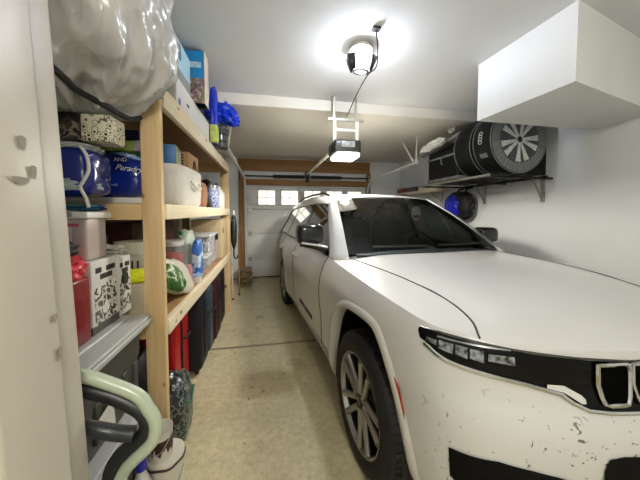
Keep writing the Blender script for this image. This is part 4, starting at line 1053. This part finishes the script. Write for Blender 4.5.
def bag_mesh(dims, seed, hang, n=6):
    b = blob(dims, seed, n, .05, .9, power=2.6); o = []
    for p in b.v:
        x, y, z = p; r = Vector((x, y, z)).normalized(); d = 0
        # film gathered below: long folds that fan upward, parted by sharp creases
        th = math.atan2(y, x-.05); zz = z/dims[2]
        for (f, g, am, sh) in ((2.2, 1.3, .050, 0), (4.6, 2.0, .026, 4), (10, 3.2, .010, 9)):
            q = Vector((th*f+zz*1.2*f*.4+seed, zz*g*2+sh, sh*1.7+seed))
            q += Vector((noise.noise(q*.7), noise.noise(q*.7+Vector((3, 3, 3))), 0))*.5
            d += am*(1-2.6*abs(noise.noise(q)))
        q = Vector((x, y, z))*4.5+Vector((seed, 2, 1)); f = noise.voronoi(q)[0]; d += .030*(f[0]-.4)
        x, y, z = x+r.x*d, y+r.y*d, z+r.z*d
        if y < 0: z -= hang*min(1, (-y)/.3)
        o.append((x, y, z))
    b.v = o; return b
b = main_bag = bag_mesh((.74, .80, .80), 3, .03, 6)
b.v = [(p[0], p[1], max(p[2], -.45+min(1, max(0, (p[1]-.145)/.06))*.272)) for p in b.v]     # the far side rests on the shelf
b.build('bag', FILM, t, smooth=True, angle=180)
b = bag_mesh((.46, .34, .40), 8, 0.0, 5); b.v = [(p[0]-.24, p[1]-.30, p[2]+.30) for p in b.v]; b.build('bag_flap', FILM, t, smooth=True, angle=180)
m = MB(); pts = [(0.083, -0.2, -0.33), (0.149, -0.23, -0.382), (0.222, -0.25, -0.434), (0.274, -0.23, -0.473), (0.319, -0.2, -0.496), (0.346, -0.15, -0.512)]
P = smooth_path([(.170, -.345, -.388), (.168, -.292, -.392), (.160, -.22, -.396), (.150, -.15, -.402), (.172, -.094, -.412), (.200, -.035, -.424), (.210, .05, -.426), (.226, .119, -.424), (.25, .16, -.40)], 6)
m.tube(P, .013, 8); m.build('strap', pm('strap_black', '141312', .6), t, smooth=True)
# ---- two stacked totes
TG = pm('tote_grey', '434441', .5, var=.05, vscale=3); LIDG = pm('tote_lid', 'b4b6b4', .4)
def tote(label, x0, x1, y0, y1, z0, h):
    t = thing('storage_tote', label, 'storage tote', ((x0+x1)/2, (y0+y1)/2, z0))
    dx, dy = (x1-x0)/2, (y1-y0)/2; m = MB(); rows = []
    for z, k in ((0, .90), (.02, .925), (h*.55, .965), (h*.56, .98), (h-.05, .99), (h-.05, 1.0), (h-.02, 1.0)):
        rr = []
        for j in range(48):
            a = 2*PI*(j+.5)/48; c, s = math.cos(a), math.sin(a); q = (abs(c)**12+abs(s)**12)**(-1/12); rr.append((dx*k*q*c, dy*k*q*s, z))
        rows.append(rr+[rr[0]])
    m.grid(rows); m.add(rows[0][:-1], [tuple(range(48))]); m.add(rows[-1][:-1], [tuple(range(48))]); m.build('tub', TG, t, smooth=True, weld=.0005, angle=35)
    for sy in range(-2, 3):
        boxm(dx*.925, dx*.985, sy*dy*.34-.02, sy*dy*.34+.02, .05, h*.52).build('rib', TG, t, bevel=.006)
    m = MB(); m.box(-dx-.025, dx+.025, -dy-.025, dy+.025, h-.022, h); m.box(-dx-.03, dx+.03, -dy-.03, dy+.03, h-.045, h-.018); lid = m.build('lid', LIDG, t, bevel=.007)
    boxm(-dx*.82, dx*.80, -dy*.85, dy*.85, h-.002, h+.014).build('lid_panel', LIDG, lid, bevel=.012)
    return t
tote('lower grey storage tote on the floor with a paper label', -1.22, -.655, .98, 1.545, 0, .52)
tote('upper grey storage tote with a pale lid, stacked on the lower one', -1.22, -.655, .98, 1.575, .535, .411)
t = thing('paper_label', 'white paper label with yellow corner stuck on the side of the upper grey tote', 'label', (-.648, 1.20, .64))
m = MB(); m.add([(0, -.075, .055), (0, .062, -.055), (0, .055, .02), (0, .032, .07)], [(0, 1, 2, 3)]); m.build('paper', pm('label_white', 'dcdcd4', .6, var=.2, vscale=60), t, solid=.002)
m = MB(); m.add([(.001, .02, .06), (.001, .055, .05), (.001, .05, .085), (.001, .035, .09)], [(0, 1, 2, 3)]); m.build('yellow_corner', pm('label_yellow', 'c9d63a', .5), t, solid=.002)
ZL_ = .962
# ---- red bag and photo boxes on the lid
t = thing('gift_bag', 'dark red paper bag on the tote lid beside the door post', 'bag', (-.85, 1.215, ZL_))
m = MB(); m.prism([(-.12, -.07), (.115, -.07), (.115, .07), (-.12, .07)], 0, .27); m.build('bag', pm('bag_red', '7c1420', .35, bump=.3, bscale=14), t, bevel=.012)
b = blob((.22, .16, .13), 51, 4, .2, 2.4, power=3); b.v = [(p[0], p[1], p[2]+.305) for p in b.v]; b.build('tissue', pm('tissue_red', 'd8404a', .4), t, smooth=True)
b = blob((.20, .13, .08), 52, 3, .15, 2, power=3); b.v = [(p[0], p[1], p[2]+.39) for p in b.v]; b.build('black_cloth', pm('cloth_black', '15161b', .7), t, smooth=True)
PHOTO = print_mat('photo_print', [(0, 'e2e1dc'), (.42, '2a2927'), (.50, 'cfcdc6'), (.57, '5b5852'), (.66, 'e2e1dc')], 15)
def photo_box(label, x0, x1, y0, y1, h, seed):
    t = plain('product_carton', label, 'box', x0, x1, y0, y1, ZL_, ZL_+h, WHITEB)
    dx, dy = (x1-x0)/2, (y1-y0)/2
    m = MB(); n = 0
    for (a, b_, c, d) in ((-.8, -.05, .34, .62), (.05, .8, .38, .66), (-.8, -.05, .10, .30), (.05, .8, .12, .32)):
        boxm(dx, dx+.0015, dy*a, dy*b_, h*c, h*d).build('picture', PHOTO, t)
    for k, (a, b_, c) in enumerate(((-.7, -.3, .86), (.05, .75, .86), (-.4, .5, .76))):
        boxm(dx, dx+.0012, dy*a, dy*b_, h*c-.012, h*c+.012).build('heading', INK, t)
    for k, (a, b_, c, d) in enumerate(((-.85, -.15, .12, .62), (.1, .8, .30, .75))):
        boxm(dx*a, dx*b_, -dy-.0015, -dy, h*c, h*d).build('picture', PHOTO, t)
    return t
t = photo_box('white carton covered in black and white photos on the tote lid', -.96, -.747, 1.31, 1.52, .322, 1)
boxm(-.107, .1075, -.106, .106, 0, .035).build('dark_base', pm('carton_grey', '4d4d4b', .5), t)
t = photo_box('second white carton with a round black picture on the tote lid', -.97, -.75, 1.527, 1.655, .305, 2)
m = MB(); m.lathe([(0, 0), (.034, 0), (.034, .002), (0, .002)], 24, Tr(.1105, .0, .19) @ Ry(PI/2)); m.build('round_picture', INK, t)
t = thing('paper_scraps', 'torn white paper heaped on the second photo carton', 'paper', (-.86, 1.60, 1.295))
b = blob((.18, .12, .05), 61, 4, .55, 2.2, power=2.2); b.build('paper', pm('paper_white', 'cfccc2', .6, var=.3, vscale=30), t, smooth=True, angle=25); t.location.z = 1.30
t = thing('craft_bin', 'clear bin with pink label and white lid stacked on the photo carton', 'storage tote', (-.892, 1.40, 1.286))
m = MB(); m.prism([(-.15, -.075), (.125, -.075), (.125, .075), (-.15, .075)], 0, .19); m.build('tub', pm('bin_pinkish', 'c3b3ae', .3, var=.2, vscale=12), t, bevel=.012)
boxm(-.165, .140, -.09, .09, .185, .215).build('lid', PLW, t, bevel=.006)
boxm(-.10, .085, -.093, .093, .192, .222).build('grey_lid_panel', pm('lid_midgrey', '8c8f90', .4), t, bevel=.006)
boxm(-.11, .07, -.077, -.0745, .06, .15).build('white_label', pm('label_paper', 'dcd6d4', .6, var=.15, vscale=60), t)
boxm(-.11, .10, -.0772, -.0745, .152, .165).build('pink_strip', pm('label_pink', 'b8565f', .5), t)
boxm(-.02, .05, -.0784, -.076, .0, .075).build('blue_drawing', print_mat('blue_scribble', [(0, 'c9c6cf'), (.47, '3a4a9c'), (.54, 'c9c6cf')], 40), t)
t = thing('folded_cloth', 'blue and green folded cloth on the white bin lid', 'cloth', (-.86, 1.40, 1.520))
b = blob((.22, .16, .030), 71, 4, .25, 2.4, power=3); b.build('cloth', print_mat('cloth_blue', [(0, '24427e'), (.5, '2f6a8a'), (.6, '4c7a48')], 9, .8), t, smooth=True)
# ---- blue paper towel packs
BLUEW = pm('wrap_blue', '122a8a', .25, var=.35, vscale=3, coat=.3, col2='0d1d66')
t = thing('paper_towel_pack', 'blue wrapped paper towel pack hanging over the shelf end, white edged', 'paper towels', (-.935, 1.44, 1.68))
b = blob((.35, .21, .22), 81, 4, .04, 2.2, power=6); pk = b.build('wrapper', BLUEW, t, smooth=True)
b = blob((.24, .222, .09), 82, 4, .08, 2.4, power=3); b.v = [(p[0]+.05+.25*p[2], p[1]-.003, p[2]-.062) for p in b.v]; b.build('pale_panel', pm('wrap_pale', '7fa3b4', .3, var=.5, vscale=5, col2='c9d3d6'), t, smooth=True)
m = MB(); m.tube(smooth_path([(.15, -.10, .10), (.175, -.105, .06), (.18, -.105, 0), (.16, -.108, -.05), (.15, -.11, -.075), (.17, -.112, -.12), (.18, -.112, -.16)], 6), .007, 6); m.build('white_edge', PLW, t, smooth=True)
b = blob((.33, .19, .05), 83, 4, .12, 2.6, power=3); b.v = [(p[0], p[1], p[2]+.108) for p in b.v]; b.build('gathered_top', pm('wrap_clear', 'c2c4c0', .2), t, smooth=True)
t = thing('paper_towel_pack', 'deep blue paper towel pack lettered in white on the middle shelf', 'paper towels', (-.89, 1.80, 1.710))
b = blob((.40, .23, .25), 85, 4, .04, 2.2, power=5); b.v = [(p[0], p[1], p[2]-(.28*max(0, p[0]-.06) if p[2] > 0 else 0)) for p in b.v]; b.build('wrapper', BLUEW, t, smooth=True)
LET = pm('letter_white', 'd9dde2', .4)
text_part('lettering', 'AND', .030, Tr(.095, -.121, .078) @ Rx(PI/2), LET, t, .001)
text_part('script_lettering', 'Paradry', .043, Tr(.135, -.121, .03) @ Ry(.12) @ Rx(PI/2), LET, t, .001, shear=.35)
text_part('small_lettering', 'towels', .022, Tr(.05, -.121, -.06) @ Rx(PI/2), pm('letter_blue', '8f9fd0', .4), t, .001)
b = blob((.17, .12, .07), 86, 4, .15, 2.4, power=3); b.v = [(p[0]+.06, p[1]-.03, p[2]+.095) for p in b.v]; b.build('pale_top', pm('wrap_iceblue', '8fb0d8', .25), t, smooth=True)
t = plain('white_tray', 'low white tray under the lettered paper towel pack', 'tray', -1.08, -.70, 1.69, 1.92, TM, TM+.035, PLW)
t = thing('grey_pouch', 'grey fabric pouch between lettered pack and the near upright', 'pouch', (-.80, 1.955, 1.70))
b = blob((.14, .07, .20), 88, 4, .08, 2.2, power=3); b.build('pouch', pm('pouch_grey', '8d8a80', .7, var=.15), t, smooth=True)
# ---- gift boxes and cartons under the big bag
OWL = print_mat('owl_print', [(0, '1f1d1a'), (.30, 'd8d2b6'), (.52, '5c5a50'), (.62, 'd8d2b6')], 44, kind='voronoi')
DKP = print_mat('dark_print', [(0, '15130f'), (.48, '3b352a'), (.56, '8a8169'), (.60, '15130f')], 14)
plain('patterned_carton', 'cream carton with a black bird pattern above the towel packs', 'box', -.80, -.685, 1.37, 1.50, 1.813, 1.93, OWL)
plain('patterned_carton', 'dark carton with a brown swirl pattern beside the bird pattern one', 'box', -.96, -.803, 1.37, 1.50, 1.813, 1.93, DKP)
plain('green_carton', 'olive green carton with pale end on the lettered towel pack', 'box', -1.02, -.70, 1.72, 1.94, 1.845, 1.905, pm('olive', '7d9440', .5))
boxm(.115, .162, -.112, .112, .0, .061).build('pale_end', pm('lilac_print', 'a79ba6', .5, var=.5, vscale=30), bpy.data.objects['green_carton'], bevel=.003)
plain('navy_carton', 'navy carton squeezed beneath the top shelf at the near end', 'box', -1.04, -.74, 1.78, 1.98, 1.907, 1.98, pm('navy_print', '141a48', .5, var=.3, vscale=10))
# ---- seen through the end of the lower shelf
plain('cream_carton', 'cream carton under the yellow pouch on the lower shelf', 'box', -1.0, -.70, 1.69, 1.84, TB, 1.085, pm('carton_cream', 'c2b79f', .6, var=.2, vscale=12))
t = thing('yellow_pouch', 'bright yellow pouch on the cream carton', 'pouch', (-.765, 1.765, 1.122))
b = blob((.14, .12, .072), 91, 4, .08, 2, power=4); b.build('pouch', pm('hi_vis_yellow', 'dfe61e', .5), t, smooth=True)
t = thing('food_processor', 'off white kitchen machine with dark marks and bowl, lower shelf', 'kitchen machine', (-.885, 1.98, TB))
m = MB(); m.prism([(-.10, -.07), (.10, -.07), (.10, .07), (-.10, .07)], 0, .34); m.build('housing', pm('machine_cream', 'b5afa0', .4), t, bevel=.03)
for x, h in ((-.055, .035), (.0, .05), (.03, .05), (.062, .05)): boxm(x-.005, x+.005, -.073, -.068, .275-h/2, .275+h/2).build('dark_mark', INK, t)
m = MB(); m.lathe([(0, .34), (.06, .34), (.095, .41), (.10, .42), (.09, .42), (.055, .355), (0, .355)], 28); m.build('bowl', pm('bowl_white', 'c9c6bd', .3), t, smooth=True)
m = MB(); m.tube([(-.12, -.02, .02), (-.15, -.02, .2), (-.14, -.02, .46)], .012, 6); m.build('side_arm', pm('arm_grey', '6e6a62', .4), t, smooth=True)
# ---- floor: patterned bag, pail, can, spray bottle
t = thing('gap_darkener', 'black bag shape added to darken the gap behind the grey totes', 'bag', (-.96, 1.86, 0))  # added black shape that keeps the gap between totes and upright dark
b = blob((.42, .36, .62), 97, 4, .06, 2, power=4, flat=-.30); b.v = [(p[0], p[1], p[2]+.303) for p in b.v]; b.build('body', pm('gap_black', '101012', .6), t, smooth=True)
m = MB(); m.tube(smooth_path([(.12, -.12, .56), (.10, -.08, .68), (.10, .08, .68), (.12, .12, .56)], 5), .012, 8); m.build('carry_handle', BLACK, t, smooth=True)
t = thing('foil_bag', 'dark bag with a silver foil pattern on the floor behind the near upright', 'bag', (-.615, 1.86, 0))
b = blob((.20, .25, .45), 95, 4, .08, 2.2, power=3.2, flat=-.22); b.v = [(p[0], p[1], p[2]+.222) for p in b.v]; b.build('bag', print_mat('foil_print', [(0, '23292a'), (.42, '6c7673'), (.5, '2a3030'), (.58, '9aa39f'), (.62, '30403c')], 16, .3), t, smooth=True)
m = MB(); m.tube([(.10, -.08, .30), (.105, .0, .25), (.10, .09, .31)], .009, 6); m.build('green_trim', pm('trim_green', '2d6b55', .5), t, smooth=True)
def can(name, label, cat, x, y, z, r, h, mat, drip=None):
    t = thing(name, label, cat, (x, y, z))
    m = MB(); m.lathe([(0, 0), (r*.96, 0), (r, .008), (r, h-.014), (r*1.04, h-.012), (r*1.04, h), (r*.93, h), (r*.91, h-.012), (0, h-.012)], 36); m.build('can', mat, t, smooth=True)
    m = MB(); m.tube([(r*1.02*math.cos(a), r*1.02*math.sin(a), h*.80-.5*h*math.sin(a)**2*(1 if math.sin(a) < 0 else 1)) for a in [PI+k*PI/14 for k in range(15)]], .0025, 5); m.build('bail', GALV, t, smooth=True)
    if drip:
        m = MB(); rows = []
        n = 40
        top = [(r*1.004*math.cos(2*PI*k/n), r*1.004*math.sin(2*PI*k/n), h*drip[1]) for k in range(n+1)]
        bot = [(r*1.004*math.cos(2*PI*k/n), r*1.004*math.sin(2*PI*k/n), h*(drip[0]+drip[2]*noise.noise((k % n*.7, 3, 1)))) for k in range(n+1)]
        m.grid([top, bot]); m.build('paint_drips', pm('brown_paint', '3d2118', .35), t, smooth=True)
    return t
t = can('paint_pail', 'white paint pail on the floor in front of the near upright', 'pail', -.505, 1.40, 0, .080, .305, pm('pail_white', 'd8d2c4', .35, var=.05))
m = MB(); m.lathe([(0, .300), (.077, .300), (.084, .306), (.084, .318), (.07, .322), (0, .322)], 36); m.build('lid', pm('pail_lid', 'e0dacb', .35), t, smooth=True)
m = MB(); m.tube([(.0835*math.cos(2*PI*k/36), .0835*math.sin(2*PI*k/36), .297+.004*math.sin(k)) for k in range(36)], .006, 5, closed=True); m.build('brown_smear', pm('brown_paint', '3d2118', .35), t, smooth=True)
can('paint_can', 'small white paint can with brown drips standing on the pail', 'can', -.522, 1.385, .324, .054, .135, pm('can_white', 'd8d2c4', .35, var=.05), (.30, .72, .5))
t = thing('spray_bottle', 'white bottle with a blue cap next to the paint pail', 'bottle', (-.545, 1.24, 0))
m = MB(); m.lathe([(0, 0), (.04, 0), (.045, .015), (.045, .30), (.018, .38), (.018, .40), (0, .40)], 24); m.build('bottle', PLW, t, smooth=True)
m = MB(); m.lathe([(.021, .395), (.021, .445), (.012, .455), (0, .455)], 18); m.build('cap', pm('cap_blue', '2a2fb4', .35), t, smooth=True)
# ---- pale handle of a push cart close to the camera
t = thing('push_cart', 'pale mint tubular cart handle with black grip beside the door post', 'cart', (-.36, .72, 0))
MINT = pm('mint_tube', 'a8b29c', .35, coat=.3); GRIP = pm('grip_black', '1b1c1d', .4)
off = Vector((-.36, .72, 0))
path = [(-.60, .70, 1.15), (-.47, .66, 1.165), (-.393, .65, 1.149), (-.342, .65, 1.125), (-.29, .65, 1.093), (-.268, .65, 1.059), (-.254, .65, 1.024), (-.259, .65, .987), (-.279, .65, .962), (-.298, .652, .945), (-.324, .656, .915), (-.337, .66, .87), (-.342, .68, .75), (-.345, .72, .50), (-.35, .76, .06)]
m = MB(); m.tube([q-off for q in smooth_path(path, 8)], .0138, 14); m.build('handle_tube', MINT, t, smooth=True)
path2 = [(-.60, .71, 1.115), (-.47, .67, 1.13), (-.40, .66, 1.114), (-.345, .66, 1.091), (-.303, .66, 1.063), (-.281, .66, 1.04), (-.273, .66, 1.017), (-.280, .66, .995), (-.302, .662, .975), (-.335, .665, .945), (-.357, .67, .90), (-.366, .69, .80), (-.37, .74, .6)]
m = MB(); m.tube([q-off for q in smooth_path(path2, 8)], .0165, 12); m.build('black_liner', GRIP, t, smooth=True)
m = MB(); m.tube([q-off for q in smooth_path([(-.60, .70, 1.03), (-.46, .67, 1.035), (-.384, .655, 1.025), (-.34, .655, 1.010), (-.298, .655, 1.0)], 6)], .0165, 12); m.build('cross_grip', pm('grip_grey', '303234', .3, coat=.3), t, smooth=True)
m = MB(); m.tube([(-.24, .02, .06), (-.24, .0, .55), (-.24, -.02, 1.15)], .0195, 12); m.build('rear_tube', MINT, t, smooth=True)
m = MB(); m.box(-.27, .05, -.04, .16, .035, .075); m.build('base', GRIP, t, bevel=.015)
for x in (-.22, .0):
    for y in (-.0, .12):
        m = MB(); m.lathe([(0, -.012), (.034, -.012), (.036, 0), (.034, .012), (0, .012)], 18, Tr(x, y, .036) @ Ry(PI/2)); m.build('wheel', BLACK, t, smooth=True)

# ================================================================== camera, lights, view
cam = bpy.data.cameras.new('camera'); co = bpy.data.objects.new('camera', cam); COL.objects.link(co)
F = 270.0
cam.sensor_fit = 'HORIZONTAL'; cam.sensor_width = 36; cam.lens = 36*F/640; cam.clip_start = .02
cam.shift_y = -(240-224)/640
co.location = (0, 0, 1.5); co.rotation_euler = (PI/2-R(2.5448), 0, -R(10.8908))
SC.camera = co

def area(name, loc, rot, size, power, col, sy=None):
    l = bpy.data.lights.new(name, 'AREA'); l.energy = power; l.color = col; l.size = size
    if sy: l.shape = 'RECTANGLE'; l.size_y = sy
    o = bpy.data.objects.new(name, l); COL.objects.link(o); o.location = loc; o.rotation_euler = rot; return o
l = bpy.data.lights.new('opener_bulb_light', 'SPOT'); l.energy = 60; l.spot_size = R(172); l.spot_blend = .25; l.color = (1, .95, .84); l.shadow_soft_size = .05
o = bpy.data.objects.new('opener_bulb_light', l); COL.objects.link(o); o.location = (.91, YO+.02, 2.075)
# the house hallway lamp behind the camera
l = bpy.data.lights.new('hall_pendant_light', 'POINT'); l.energy = 42; l.color = (1, .94, .82); l.shadow_soft_size = .18
o = bpy.data.objects.new('hall_pendant_light', l); COL.objects.link(o); o.location = (.45, -1.2, 2.6)
W = bpy.data.worlds.new('world'); SC.world = W; W.use_nodes = True
W.node_tree.nodes['Background'].inputs[0].default_value = (.5, .55, .62, 1); W.node_tree.nodes['Background'].inputs[1].default_value = .3
vs = SC.view_settings; vs.view_transform = 'Standard'; vs.look = 'None'; vs.gamma = 1; vs.use_curve_mapping = False; vs.exposure = 1.03
try:
    SC.cycles.use_denoising = True; SC.cycles.max_bounces = 10; SC.cycles.transparent_max_bounces = 16
    SC.cycles.sample_clamp_indirect = 6; SC.cycles.caustics_reflective = False; SC.cycles.caustics_refractive = False
except Exception: pass
